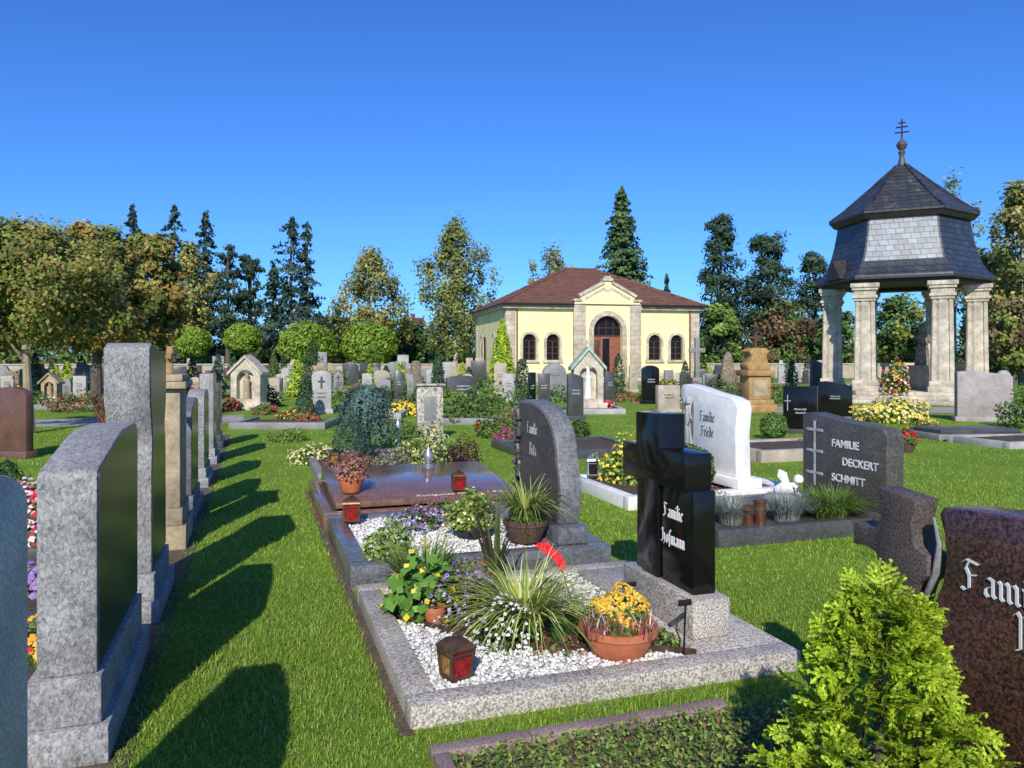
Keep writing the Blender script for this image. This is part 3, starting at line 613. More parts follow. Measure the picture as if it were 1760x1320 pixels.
lantern('little lantern on the dark kerb by the pale stele',G(823,742,.1),.14,.26,0,'copper','redglass',None,.95)

# ================= WHITE MARBLE GRAVE
kW=kerb('white marble kerb around the white stone grave',3.7,5.85,7.25,8.9,.14,.13,'white')
e=empty('gravestone',W(5.22,8.0,.14),RV,'white marble gravestone with carved standing angel figure','gravestone')
MB().box(-.72,.72,-.16,.16,0.001,.11).build('plinth','white',e,.01)
pr=[(-.56,.11),(.60,.11),(.58,.6),(.62,.88),(.59,.97),(.45,1.01),(.1,1.05),(-.2,1.10),(-.45,1.13),(-.56,1.12),(-.61,1.02),(-.55,.8),(-.60,.5)]
MB().prism(pr,-.1,.1).build('slab','white',e,.02)
m=MB(); m.rings([[(-.40+math.cos(math.pi*(1-k/11))*sx,-.098-.035*math.sin(math.pi*k/11)*(1+.25*math.sin(k*2.3)),z) for k in range(12)] for sx,z in((.11,.13),(.095,.3),(.08,.5),(.065,.66),(.085,.80),(.05,.85),(.03,.87))]); m.build('angel_robe','ltgrey',e)
m=MB(); m.lathe([(.005,-.055),(.036,-.03),(.042,0),(.034,.04),(.005,.055)],12,(-.385,-.108,.925)); m.build('angel_head','ltgrey',e)
m=MB(); m.tube([(-.34,-.115,.80),(-.30,-.125,.70),(-.36,-.13,.64)],[.02,.017,.013],8); m.tube([(-.46,-.115,.80),(-.49,-.125,.70),(-.43,-.13,.64)],[.02,.017,.013],8); m.build('angel_arms','ltgrey',e)
m=MB(); m.prism([(-.46,.84),(-.53,.97),(-.545,.75),(-.51,.45),(-.46,.6)],-.112,-.1); m.prism([(-.34,.84),(-.27,.95),(-.26,.72),(-.29,.45),(-.34,.6)],-.112,-.1); m.build('angel_wings','grey',e,.004)
fraktur('Familie',.125,'letterdk',e,-.15,-.101,.70,.034); fraktur('Friede',.125,'letterdk',e,-.12,-.101,.52,.034)
m=MB(); m.lathe([(.02,-.035),(.025,0),(.02,.035)],10,(.0,-.1,.30)); m.build('emblem','dkgrey',e)
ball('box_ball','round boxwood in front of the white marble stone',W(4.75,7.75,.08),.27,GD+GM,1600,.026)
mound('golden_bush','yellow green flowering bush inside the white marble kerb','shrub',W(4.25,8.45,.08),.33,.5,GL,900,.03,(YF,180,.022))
lantern('tall silver lantern on the white marble kerb',W(3.95,8.7,.14),.13,.28,0,'silver','glass',None,.95)
# ================= GREY STONE WITH THREE CROSSES
kS=kerb('dark grey kerb of the grave with blue fescue tufts',3.68,5.9,5.57,6.95,.15,.13,'dkgrey')
e=empty('gravestone',W(5.42,5.98,.1),RV,'dark grey gravestone with carved crosses and silver capitals','gravestone')
MB().box(-.6,.6,-.13,.13,0,.1).build('plinth','midgrey',e,.008)
MB().prism([(-.56,.1),(.54,.1),(.55,.80),(.5,.86),(-.05,.90),(-.45,.95),(-.56,.93)],-.1,.1).build('slab','midgrey',e,.012)
for k,z in enumerate((.76,.55,.33)):
    m=MB(); x=-.38; q=.0145
    m.box(x-q,x+q,-.108,-.1,z-.11,z+.11).box(x-.12,x-q-.001,-.108,-.1,z-q+.02,z+q+.02).box(x+q+.001,x+.12,-.108,-.1,z-q+.02,z+q+.02); m.build('carved_cross','lettergrey',e,.003)
for i,(s,x) in enumerate((('FAMILIE',-.14),('DECKERT',0.0),('SCHMITT',-.14))): text(s,.105,'letter',e,x,-.102,.64-.165*i,0,.003,.0015)
FES=[(.32,.35,.31),(.38,.41,.36),(.22,.26,.22)]
for l,u,v in(('left blue grey fescue tuft behind the copper vase',4.04,5.90),('right blue grey fescue tuft beside the copper vase',4.58,5.85)):
    tuft('fescue_tuft',l,W(u,v,.12),900,.36,.0030,FES,.85,.11)
tuft('green_grass_tuft','wide green grass tuft before the crosses stone',W(5.05,5.83,.12),1200,.40,.0045,GM+GL,1.0,.16)
e=empty('grave_vase',W(4.21,5.73,.12),0,'copper cylinder vase standing between the fescue tufts','vase'); MB().lathe([(.055,0),(.058,.02),(.05,.03),(.05,.2),(.058,.21),(.058,.235),(.045,.235)],16).build('body','copper',e)
e=empty('grave_vase',W(4.12,5.78,.12),0,'lower copper lantern jar left of the copper cylinder','vase'); MB().lathe([(.06,0),(.06,.02),(.05,.03),(.052,.13),(.06,.14),(.03,.18),(.01,.19)],16).build('body','copper',e)
mound('pink_sedum','dusty pink flowers behind the left fescue tuft','flowers',W(4.15,6.5,.1),.24,.24,GM,300,.02,(PF+HEATH,160,.014))
e=empty('angel_figurine',W(4.92,6.28,.24),R(-30),'small white reclining cherub figurine in the fescue grave','figurine')
m=MB(); m.tube([(-.1,0,.06),(-.03,0,.085),(.05,0,.09),(.09,0,.13)],[.04,.065,.06,.03],12); m.lathe([(.005,-.05),(.042,-.025),(.05,0),(.04,.035),(.005,.05)],12,(.11,0,.18)); m.tube([(-.08,.03,.05),(-.17,.03,.05),(-.21,.02,.03)],[.032,.025,.018],8); m.tube([(.06,-.04,.12),(.11,-.07,.06),(.15,-.06,.03)],[.022,.018,.014],8); m.build('body','white',e)
MB().prism([(-.02,.12),(.03,.13),(.0,.24),(-.07,.27),(-.09,.2)],-.012,.012).build('wing','white',e,.004)
MB().box(-.2,.17,-.09,.09,-.14,.025).build('base','grey',e,.015)

# ================= further right graves
kerb('pale stone kerb behind the white marble stone',7.3,9.2,9.9,11.4,.18,.14,'beige')
ball('box_ball','boxwood shrub in front of the first black slab',G(1330,755),.27,GM,1100,.03)
e=stoneobj('black gravestone with cross sign and pale lettering behind white marble',G(1376,745),R(-28),.68,1.0,.18,'flat','black',(.05,.05,.1,'dkgrey')); lines(e,.36,.5,-.093,'lettergrey',2,.04)
MB().box(-.255,-.24,-.1,-.091,.48,.82).box(-.31,-.257,-.1,-.091,.68,.695).box(-.238,-.185,-.1,-.091,.68,.695).build('cross_emblem','lettergrey',e)
e=stoneobj('plain black gravestone with faint gilt lettering left of yellow bush',G(1435,722),R(-22),.82,1.0,.18,'slant','black',(.05,.05,.1,'dkgrey')); lines(e,.36,.6,-.093,'lettergrey',2,.03)
mound('yellow_flower_bush','yellow flowering bush in front of the pavilion steps','shrub',G(1532,724),.95,.55,GL,1500,.045,(YF+CREAM[:2],700,.04))
e=empty('memorial_slab',G(1660,752),A*.4,'low dark grave slab before the pink grey stone','memorial slab'); MB().box(-.95,.95,-.5,.5,0,.12).build('base','grey',e,.01); MB().box(-.85,.85,-.42,.42,.121,.2).build('slab','dkgrey',e,.01)
stoneobj('broad pink grey gravestone at the right edge',G(1690,724),R(-14),1.25,1.28,.25,'slant','pinkgrey',(.06,.05,.12,'pinkgrey'))
kerb('pale kerb corner at the right edge',12.5,14.5,10.0,11.3,.12,.14,'ltgrey')
mound('green_bush','dark green bush cut off by the right edge','shrub',G(1755,735),.5,.85,GM,900,.05)
potplant('brown tub with red flowers on right lawn',G(1558,778),.16,.2,'wicker',None,(300,.2,.2,.03,GM,(RF,60,.03)))
mound('flower_patch','small pink flowering plant beside the brown tub','flowers',G(1590,742),.35,.25,GM,300,.03,(PF+OF,80,.025))

# ================= background stones
BG=[(0,40,665,786,'arch','redbrown','red brown arched gravestone at the far left edge'),
(2,24,646,676,'flat','ltgrey','small pale stone above the red brown stone'),
(106,124,650,690,'round','grey','small round grey stone right of the left tree trunk'),
(126,150,646,684,'flat','ltgrey','pale square stone two right of the left tree trunk'),
(150,163,632,672,'flat','white','narrow white stone left of the tall blue grey stone'),
(166,183,630,668,'arch','dkgrey','dark arched stone touching the tall blue grey stone'),
(28,44,642,668,'flat','beige','small beige stone near the far left wall'),
(365,386,612,656,'flat','grey','grey upright stone left of the gabled sandstone shrine'),
(462,481,650,690,'flat','beige','beige stone just right of the gabled sandstone shrine'),
(483,507,632,674,'arch','ltgrey','pale stone behind the bright yellow dwarf conifer'),
(535,572,637,710,'arch','ltgrey','light grey arched stone with dark cross carving'),
(545,563,605,654,'flat','grey','tall grey stone behind the stone with dark cross'),
(572,591,640,674,'round','grey','round grey stone right of the dark cross stone'),
(597,617,625,668,'arch','dkgrey','dark arched stone left of the weeping spruce tip'),
(622,640,642,676,'flat','ltgrey','pale square stone above the weeping spruce'),
(645,673,650,686,'slant','grey','slanted grey stone right above the weeping spruce'),
(677,694,636,692,'slant','dkgrey','slim dark stone left of the weathered stele'),
(698,712,643,690,'flat','grey','narrow grey stone touching the weathered stele'),
(682,703,610,654,'flat','ltgrey','tall pale stone before the yellow birch'),
(731,757,634,662,'arch','ltgrey','pale arched stone above the weathered stele'),
(759,787,622,654,'flat','ltgrey','wide pale stone left of the chapel'),
(764,822,645,694,'wave','dkgrey','wide dark wavy topped stone with pale writing'),
(800,813,615,652,'flat','beige','left one of two narrow beige stones beside chapel wall'),
(816,829,615,652,'flat','beige','right one of two narrow beige stones beside chapel wall'),
(848,871,624,678,'flat','beige','beige stone in front of the golden conifer'),
(862,887,642,690,'flat','ltgrey','pale stone left of the dark column shrub'),
(907,921,640,702,'flat','black','narrow black stone right of the dark column shrub'),
(924,946,642,698,'flat','dkgrey','black stone right of the narrow black stone'),
(930,975,624,674,'round','grey','large round topped grey stone below the left chapel windows'),
(973,1004,641,722,'slant','dkgrey','tall dark stone in front of the white shrine'),
(1038,1056,638,692,'flat','dkgrey','dark stone right of the white shrine'),
(1059,1079,613,674,'flat','sand','tall sandstone slab below the chapel door'),
(1080,1096,625,674,'arch','beige','beige arched stone right of the chapel door'),
(1101,1134,628,694,'arch','black','black arched stone below the right chapel windows'),
(1125,1170,662,708,'flat','beige','low beige stone block below the stone cross'),
(1206,1232,642,670,'arch','ltgrey','pale arched stone right of the stone cross'),
(1236,1264,604,680,'rough','brown','rough brown boulder stone left of the ochre monument'),
(1336,1352,630,658,'flat','ltgrey','small pale stone right of the ochre monument'),
(1357,1377,626,656,'arch','ltgrey','arched pale stone above the black slabs'),
(1381,1398,634,660,'flat','grey','grey stone before the right wall'),
(1400,1419,619,650,'arch','beige','beige stone just left of the pavilion'),
(1700,1716,620,652,'flat','ltgrey','pale stone right of the pavilion'),
(1720,1738,626,654,'arch','grey','grey arched stone near the right edge trees'),
(1748,1768,612,662,'flat','dkgrey','dark tall stone at the right edge below birch'),
(640,655,624,654,'flat','dkgrey','tiny dark stone before the fourth clipped tree'),
(705,725,622,652,'arch','grey','grey stone right of the tall pale stone'),
(200,216,640,668,'flat','ltgrey','pale stone glimpsed behind the tall blue grey stone'),
(328,343,648,676,'arch','beige','beige stone behind the sandstone stele'),
(432,447,630,656,'flat','grey','grey stone behind the gabled shrine'),
(888,904,628,656,'flat','ltgrey','small pale stone under the left chapel window'),
(1140,1158,636,662,'flat','grey','grey stone below the far right chapel windows'),
(1168,1180,640,668,'arch','dkgrey','dark little stone left of the stone cross'),
]
for (x0,x1,yt,yb,sh_,mt,lb) in BG:
    p=G((x0+x1)/2,yb); Y=p.y; w=(x1-x0)/F*Y*.9; h=(yb-yt)/F*Y
    t=min(.28,max(.14,w*.3)); rz=(RV+R(55) if yb>780 else R(random.uniform(2,18)))
    if yb>780: w=.75
    e=stoneobj(lb,p,rz,w,h,t,sh_,mt,(.05,.04,h*.1,mt if mt!='white' else 'grey'))
    if 'writing' in lb: lines(e,w*.7,h*.6,-t/2-.001,'lettergrey',2,.06)
    elif 'dark cross' in lb:
        m=MB(); m.box(-.03,.03,-t/2-.006,-t/2-.001,h*.58,h*.86).box(-.1,-.031,-t/2-.006,-t/2-.001,h*.72,h*.77).box(.031,.1,-t/2-.006,-t/2-.001,h*.72,h*.77); m.build('cross_emblem','letterdk',e); lines(e,w*.8,h*.45,-t/2-.001,'letterdk',2,.06)
    elif yb>672 and sh_!='rough' and mt!='redbrown': lines(e,w*.7,h*.62,-t/2-.001,'letterdk' if mt in('ltgrey','beige','grey','white') else 'lettergrey',2,.045)
CN={'ltgrey':'pale grey','grey':'mid grey','dkgrey':'dark','beige':'beige','redbrown':'red brown','sand':'yellow sandstone','brown':'rough brown'}
CK=['ltgrey','grey','grey','dkgrey','dkgrey','beige','redbrown','sand','brown']
for x0,x1,n,reg in((-10,180,11,'far left behind the maple trunk'),(300,400,5,'beyond the end of the left row'),(410,830,30,'between the sandstone shrine and the chapel'),(1195,1420,11,'between the chapel and the pavilion'),(1690,1765,4,'right of the pavilion')):
    for i in range(n):
        x=x0+(x1-x0)*(i+random.uniform(0,1))/n; yb=random.choice((649,652,656,660,665,671,678)); hh=random.uniform(.65,1.5); ww=random.uniform(.4,1.1); mt=random.choice(CK); sp=random.choice(('flat','arch','slant','round','shoulder','wave','rough'))
        stoneobj('small %s gravestone in the crowded rows %s'%(CN[mt],reg),G(x,yb),R(random.uniform(-15,40)),ww,hh,.2,sp,mt,(.06,.05,.12,mt),group='%s stones %s'%(CN[mt],reg))
for x0,x1,n,reg in((-10,190,18,'far left behind the maple trunk'),(300,400,7,'beyond the end of the left row'),(400,830,32,'between the sandstone shrine and the chapel'),(1190,1430,13,'between the chapel and the pavilion'),(1020,1190,6,'below the right chapel windows')):
    for i in range(n):
        x=x0+(x1-x0)*(i+random.uniform(.1,.9))/n; yb=random.choice((653,658,664,672,682)); q=random.random()
        if q<.3: conepl('small_conifer','small dark conifer among the graves %s'%reg,G(x,yb),.35,random.uniform(.9,1.8),TEAL+GD,500,.08,.5,group='small conifers '+reg)
        elif q<.42: conepl('small_conifer','small yellow green conifer among the graves %s'%reg,G(x,yb),.35,random.uniform(.8,1.5),LIME,500,.08,.5,group='yellow conifers '+reg)
        elif q<.57: mound('flower_bed','low colourful flowers among the graves %s'%reg,'flowers',G(x,yb),.7,.4,GM,260,.07,(random.choice((RF,PF,YF,OF)),60,.05),group='flowers '+reg)
        else: mound('leafy_bush','low leafy bush among the graves %s'%reg,'shrub',G(x,yb),random.uniform(.5,.95),random.uniform(.45,.95),random.choice((GM,GD+GM,GL,HEATH[3:]+GM)),420,.07,group='bushes '+reg)
def archpts(cx,z0,zs,r,n=10): return [(cx-r,z0),(cx+r,z0)]+[(cx+r*math.cos(t),zs+r*math.sin(t)) for t in np.linspace(0,math.pi,n)]
def shrine(label,x0,x1,yt,yb,mat,roof,rz,fig='white',cross=True):
    p=G((x0+x1)/2,yb); Y=p.y; w=(x1-x0)/F*Y*.82; h=(yb-yt)/F*Y; e=empty('grave_shrine',p,rz,label,'grave shrine'); t=.5
    MB().box(-w/2-.1,w/2+.1,-t/2-.08,t/2+.08,0,h*.13).build('plinth',mat,e,.015)
    m=MB(); m.holed([(-w/2,h*.13),(w/2,h*.13),(w/2,h*.66),(0,h*.95),(-w/2,h*.66)],[archpts(0,h*.2,h*.56,w*.3)],-t/2,-.02); m.box(-w/2,w/2,-.018,t/2,h*.13,h*.66); m.build('body',mat,e,.0)
    m=MB(); q=w/2+.09
    for s in(-1,1): m.hexa([(0,-t/2-.07,h*.945),(s*q,-t/2-.07,h*.63),(s*q,t/2,h*.63),(0,t/2,h*.945)],[(0,-t/2-.07,h),(s*q,-t/2-.07,h*.685),(s*q,t/2,h*.685),(0,t/2,h)])
    m.build('gable',roof,e)
    m=MB(); m.lathe([(.12,h*.2),(.1,h*.35),(.09,h*.48),(.11,h*.53),(.05,h*.57),(.06,h*.6),(.05,h*.65),(.01,h*.67)],12,(0,-t/2+.1,0)); m.build('figure',fig,e)
    if cross: MB().box(-.025,.025,-.025,.025,h*.99,h*1.1).box(-.07,-.027,-.02,.02,h*1.045,h*1.065).box(.027,.07,-.02,.02,h*1.045,h*1.065).build('cross',mat,e)
shrine('gabled pale sandstone shrine with niche left of the centre',396,460,610,704,'paleston','paleston',R(-6),'sand',False)
shrine('white shrine with green copper gable and statue niche',978,1040,596,706,'paleston','greenmetal',R(6),'white')
shrine('small weathered sandstone shrine beside the left tree trunk',74,104,640,694,'sand','sand',R(10),'sand')
p=G(1198,664); e=empty('stone_cross',p,R(8),'tall grey stone cross right of the chapel','cross'); k=p.y/F
MB().box(-.35,.35,-.3,.3,0,.5).build('base','grey',e,.02); MB().box(-.13,.13,-.12,.12,.5,84*k).box(-14*k,-.131,-.11,.11,58*k,66*k).box(.131,14*k,-.11,.11,58*k,66*k).build('cross','grey',e,.02)
p=G(1298,708); k=p.y/F; e=empty('monument',p,R(10),'ochre sandstone monument with cornice and scrolled top','monument')
MB().box(-28*k,28*k,-.4,.4,0,14*k).box(-24*k,24*k,-.36,.36,14*k+.001,22*k).build('base','ocher',e,.02)
MB().box(-20*k,20*k,-.3,.3,22*k,62*k).build('shaft','ocher',e,.02); MB().box(-13*k,13*k,-.315,-.3,28*k,56*k).build('panel','sand',e,.01)
MB().box(-25*k,25*k,-.38,.38,62*k,72*k).build('cornice','ocher',e,.03)
MB().prism([(-20*k,72*k),(20*k,72*k),(22*k,82*k),(16*k,86*k),(14*k,98*k),(20*k,104*k),(12*k,110*k),(-12*k,110*k),(-20*k,104*k),(-14*k,98*k),(-16*k,86*k),(-22*k,82*k)],-.26,.26).build('scroll_top','ocher',e,.03)
MB().box(-.04,.04,-.04,.04,110*k,138*k).box(-.2,-.042,-.035,.035,126*k,130*k).box(.042,.2,-.035,.035,126*k,130*k).build('cross','copper',e)
conepl('column_conifer','dark slim conifer left of the stone with dark cross',G(525,716),.27,1.15,TEAL+GD,1300,.05,.35)
conepl('dwarf_conifer','bright yellow dwarf conifer right of the sandstone shrine',G(511,682),.55,1.5,LIME,1200,.07,.5)
conepl('golden_conifer','tall golden conifer in front of the chapel corner',G(863,659),.85,4.0,LIME,2600,.13,.7,'tree')
conepl('column_conifer','dark column shrub left of the black stones',G(897,706),.3,1.55,TEAL+GD,1300,.05,.3)
conepl('column_conifer','dark column conifer behind the grey stones at centre left',G(538,664),.5,2.6,GD,1200,.09,.4)
conepl('column_conifer','small dark conifer left of the chapel',G(752,664),.4,2.0,GD,900,.09,.5)
conepl('column_conifer','dark slim conifer at left beyond the blue grey stones',G(470,666),.45,1.8,GD+GM,900,.08,.5)
for (x,y,r,h,pl,fl,lb) in [(525,728,.4,.24,GM,(RF,110,.03),'red flowers beside the dark slim conifer'),
 (500,722,.4,.25,GM,(RF+OF,70,.03),'scattered red and orange flowers by the aisle'),
 (1022,704,.75,.28,GM,(RF+WF[:1],380,.045),'red and white flower bed before the white shrine'),
 (690,712,.75,.3,GM,(YF,380,.04),'yellow flower bed right of the weeping spruce'),
 (640,712,.6,.4,GM,(WF+PF,120,.035),'pale flowers behind the weeping spruce'),
 (455,712,.4,.3,GM,(RF+PF,60,.035),'mixed red flowers before the sandstone shrine'),
 (395,706,.4,.35,GD,(RF,50,.035),'small red flowers left of the sandstone shrine'),
 (108,700,.5,.4,GM,(RF+WF,70,.04),'flowers in front of the small round grey stone'),
 (1075,690,.8,.3,GM,(PF+RF,120,.04),'pink flowers before the dark stone near the shrine'),
 (1415,690,.7,.4,GM,(RF+YF,90,.045),'red and yellow flowers left of the pavilion steps'),
 (720,700,.7,.4,GM,(PF,90,.035),'pink flowering bed behind the weathered stele'),
 (200,700,.7,.4,GM,(OF,80,.045),'orange flowers behind the tall blue grey stone'),
 (1150,690,.7,.4,GM,(WF+YF,90,.045),'pale yellow flowers before the beige block')]:
    mound('flower_bed',lb,'flowers',G(x,y),r,h,pl,450,.05,fl)
for (x,y,r,h,pl,lb) in [(855,722,.75,.85,GM+GL[:1],'big leafy bush behind the purple heather'),(790,724,1.0,.55,GM,'low green bush before the wavy dark stone'),(820,716,.7,.8,GM+GD,'dark green bush between wavy stone and column shrub'),(905,730,.7,.45,GL,'light green bush below the black stones'),
 (455,700,.55,.65,GD,'dark bush right of the sandstone shrine'),(735,702,.9,.7,GD+GM,'dark bush behind the weathered stele'),(775,705,.6,.6,GL,'pale green bush right of the weathered stele'),(1040,676,1.0,.6,GM,'green bush below the chapel door'),(1262,690,.8,.6,GM,'bush before the rough brown boulder'),
 (1320,692,1.0,.6,GM,'bush before the ochre monument'),(590,700,.8,.6,GM+GL,'bright bush behind the weeping spruce'),(140,706,1.0,.55,GM+HEATH,'mixed bush at left before the path'),(20,700,1.2,.6,GM,'bush at far left before the path'),(960,690,.9,.5,GM,'green bush before the round topped stone'),(655,690,.8,.5,GD,'dark bush before the slanted grey stone'),(340,706,.7,.7,GD+HEATH,'brownish bush beside the end of left row')]:
    mound('leafy_bush',lb,'shrub',G(x,y),r,h,pl,700,.06)
tuft('dried_plant','dried brown plant behind the tall blue grey stone',G(187,745),120,1.0,.02,HEATH+[(.10,.07,.04)],.6,.12,'plant')
for (x0,x1,y0,lb) in [(395,560,738,'dark kerb strip before the sandstone shrine'),(880,985,714,'grey kerb before the black stones'),(985,1075,712,'pale kerb before the white shrine'),(60,170,704,'grey kerb at the left before the path'),(600,690,720,'pale kerb behind the weeping spruce'),(730,850,730,'grey kerb behind the weathered stele')]:
    a=G(x0,y0); b=G(x1,y0); e=empty('grave_border',(a+b)/2,0,lb,'grave border'); w=(b-a).length/2
    MB().box(-w,w,-.08,.08,0,.16).box(-w,-w+.14,.081,1.6,0,.16).box(w-.14,w,.081,1.6,0,.16).build('kerb','ltgrey' if 'pale' in lb else 'grey',e,.01); m=MB(); m.poly([(-w+.14,.08,.1),(w-.14,.08,.1),(w-.14,1.6,.1),(-w+.14,1.6,.1)]); m.build('soil','soil',e)

# ================= chapel
ch=empty('chapel',(at(870,50).x,50,0),R(13),'yellow chapel with red hipped roof and arched windows','chapel')
WD,DP,EH=13.6,11.0,5.0
wx=[(1.56,0),(3.16,0),(10.35,1),(11.95,1)]
def rect(x0,x1,z0,z1): return [(x0,z0),(x1,z0),(x1,z1),(x0,z1)]
m=MB()
m.holed(rect(.0,4.55,.6,EH),[archpts(x,1.45,2.72,.45) for x,s in wx if s==0],0,.35)
m.holed(rect(9.16,WD,.6,EH),[archpts(x,1.45,2.72,.45) for x,s in wx if s==1],0,.35)
m.box(0,.35,.352,DP,.6,EH); m.box(WD-.35,WD,.352,DP,.6,EH); m.box(.352,WD-.352,DP-.35,DP,.6,EH); m.build('wall','yellow',ch)
m=MB()
gout=[(4.55,.3),(9.16,.3),(9.16,5.35),(8.75,5.35),(8.75,5.62),(7.1,6.5),(7.1,6.72),(6.61,6.72),(6.61,6.5),(4.96,5.62),(4.96,5.35),(4.55,5.35)]
m.holed(gout,[archpts(6.855,.31,3.4,1.0,14)],-.35,.0); m.build('entrance_gable','yellow',ch)
for bx in((-.06,4.49,-.06,DP+.06,0,.6),(9.22,WD+.06,-.06,DP+.06,0,.6),(4.493,9.217,-.36,1.2,0,.3)): MB().box(*bx).build('plinth','ashlar',ch,.01)
for bx in((-.04,.62,-.045,.1,.601,EH-.002),(WD-.62,WD+.04,-.045,.1,.601,EH-.002),(-.045,.1,.102,.65,.601,EH-.002),(4.5,5.3,-.41,-.1,.301,5.2),(8.41,9.21,-.41,-.1,.301,5.2),(-.045,.1,DP-.6,DP,.601,EH-.002)): MB().box(*bx).build('quoin','ashlar',ch,.01)
for bx in((-.3,4.5,-.3,-.001,4.82,5.12),(9.21,WD+.3,-.3,-.001,4.82,5.12),(-.3,-.001,.0,DP+.3,4.82,5.12),(WD+.001,WD+.3,0,DP+.3,4.82,5.12)): MB().box(*bx).build('cornice','paleston',ch,.03)
m=MB()
def strip(p,q,th,y0,y1):
    d=Vector((q[0]-p[0],q[1]-p[1])); n=Vector((-d.y,d.x)).normalized()*th
    m.prism([p,q,(q[0]+n.x,q[1]+n.y),(p[0]+n.x,p[1]+n.y)],y0,y1)
m.box(4.45,5.05,-.46,.1,5.353,5.5); m.box(8.66,9.26,-.46,.1,5.353,5.5); strip((8.82,5.62),(7.1,6.53),-.2,-.45,.1); strip((6.61,6.53),(4.9,5.62),-.2,-.45,.1); m.box(6.5,7.2,-.47,.1,6.722,6.9); m.box(6.65,7.06,-.4,.0,6.9,7.05)
m.build('gable_coping','paleston',ch)
m=MB(); strip((8.4,5.45),(7.05,6.17),-.16,-.385,-.352); strip((6.66,6.17),(5.31,5.45),-.16,-.385,-.352); m.box(6.67,7.04,-.385,-.352,6.03,6.2); m.build('gable_frieze','paleston',ch)
m=MB()
r0,r1=1.0,1.32
outer=[(6.855-r1,.31),(6.855-r0-.003,.31)]+[(6.855-(r0+.003)*math.cos(t),3.4+(r0+.003)*math.sin(t)) for t in np.linspace(0,math.pi,14)]+[(6.855+r0+.003,.31),(6.855+r1,.31)]+[(6.855+r1*math.cos(t),3.4+r1*math.sin(t)) for t in np.linspace(0,math.pi,14)]
m.prism(outer,-.42,-.352); m.build('door_surround','ashlar',ch)
d=MB(); d.box(5.87,6.52,.02,.08,.31,3.0); o=d.build('door_leaf','door',ch,.01); MB().box(6.0,6.4,-.0,.018,.5,1.5).build('panel','wood',o,.01); MB().box(6.0,6.4,-.0,.018,1.7,2.8).build('panel','wood',o,.01)
d=MB(); d.box(6.525,7.84,.02,.08,.31,3.0); o=d.build('door_leaf','door',ch,.01); MB().box(6.6,7.1,-.0,.018,.4,2.9).build('panel','glass',o,.01)
d=MB(); d.prism(archpts(6.855,3.0,3.4,.99,14),.05,.1); o=d.build('fanlight','glass',ch); m=MB(); m.box(5.87,7.84,.0,.045,3.0,3.1)
for x in(6.35,6.855,7.36): m.box(x-.02,x+.02,.01,.045,3.1,4.25)
m.box(5.9,7.8,.005,.04,3.58,3.62); m.build('glazing_bar','wood',o)
MB().box(5.4,8.3,-1.0,-.362,0,.15).box(5.6,8.1,-.7,-.362,.151,.29).build('steps','paleston',ch,.02)
def archwin(x,parent):
    r0,r1=.45,.62
    d=MB(); d.prism(archpts(x,1.45,2.72,.44),.2,.23); o=d.build('window','glass',parent)
    m=MB(); m.prism([(x-.44,1.45),(x-.37,1.45)]+[(x-.37*math.cos(t),2.72+.37*math.sin(t)) for t in np.linspace(0,math.pi,9)]+[(x+.37,1.45),(x+.44,1.45)]+[(x+.44*math.cos(t),2.72+.44*math.sin(t)) for t in np.linspace(0,math.pi,9)],.13,.198)
    m.box(x-.035,x+.035,.13,.197,1.45,2.7)
    for z in(1.5,1.9,2.3,2.72): m.box(x-.37,x-.037,.14,.196,z-.02,z+.02); m.box(x+.037,x+.37,.14,.196,z-.02,z+.02)
    m.build('frame','wood',o)
    m=MB(); m.prism([(x-r1,1.45),(x-r0,1.45)]+[(x-r0*math.cos(t),2.72+r0*math.sin(t)) for t in np.linspace(0,math.pi,11)]+[(x+r0,1.45),(x+r1,1.45)]+[(x+r1*math.cos(t),2.72+r1*math.sin(t)) for t in np.linspace(0,math.pi,11)],-.06,-.002); m.build('surround','paleston',o)
    MB().box(x-.68,x+.68,-.12,-.002,1.28,1.448).build('sill','paleston',o,.01)
    return o
for x,s in wx: archwin(x,ch)
for yy in(3.0,7.2):
    o=archwin(0,ch); o.rotation_euler=(0,0,-math.pi/2); o.location=(-.215,yy,0)
m=MB(); ov=.45; z0,z1=5.123,8.15; e0=[(-ov,-ov,z0),(WD+ov,-ov,z0),(WD+ov,DP+ov,z0),(-ov,DP+ov,z0)]; ra,rb=(5.7,DP/2,z1),(7.9,DP/2,z1)
m.poly([e0[0],e0[1],rb,ra]); m.poly([e0[1],e0[2],rb]); m.poly([e0[2],e0[3],ra,rb]); m.poly([e0[3],e0[0],ra]); m.poly([(x,y,z) for x,y,z in e0[::-1]])
o=m.build('roof','roofred',ch)
m=MB(); m.tube([ra,rb],.1,8)
for a,b in((e0[0],ra),(e0[1],rb),(e0[2],rb),(e0[3],ra)): m.tube([a,b],.1,8)
m.build('ridge_tiles','roofred',o)
m=MB(); m.hexa([(4.95,-.3,5.45),(8.76,-.3,5.45),(6.855,-.3,6.45)],[(4.95,2.5,5.45),(8.76,2.5,5.45),(6.855,4.2,6.45)]); m.build('gable_roof','roofred',o)
for xa,xb in((-ov,4.45),(9.26,WD+ov)): MB().tube([(xa,-ov-.06,z0-.01),(xb,-ov-.06,z0-.01)],.07,8).build('gutter','iron',ch)
for xa in(.7,WD-.7): MB().tube([(xa,-.12,.2),(xa,-.12,4.8)],.05,8).build('downpipe','copper',ch)

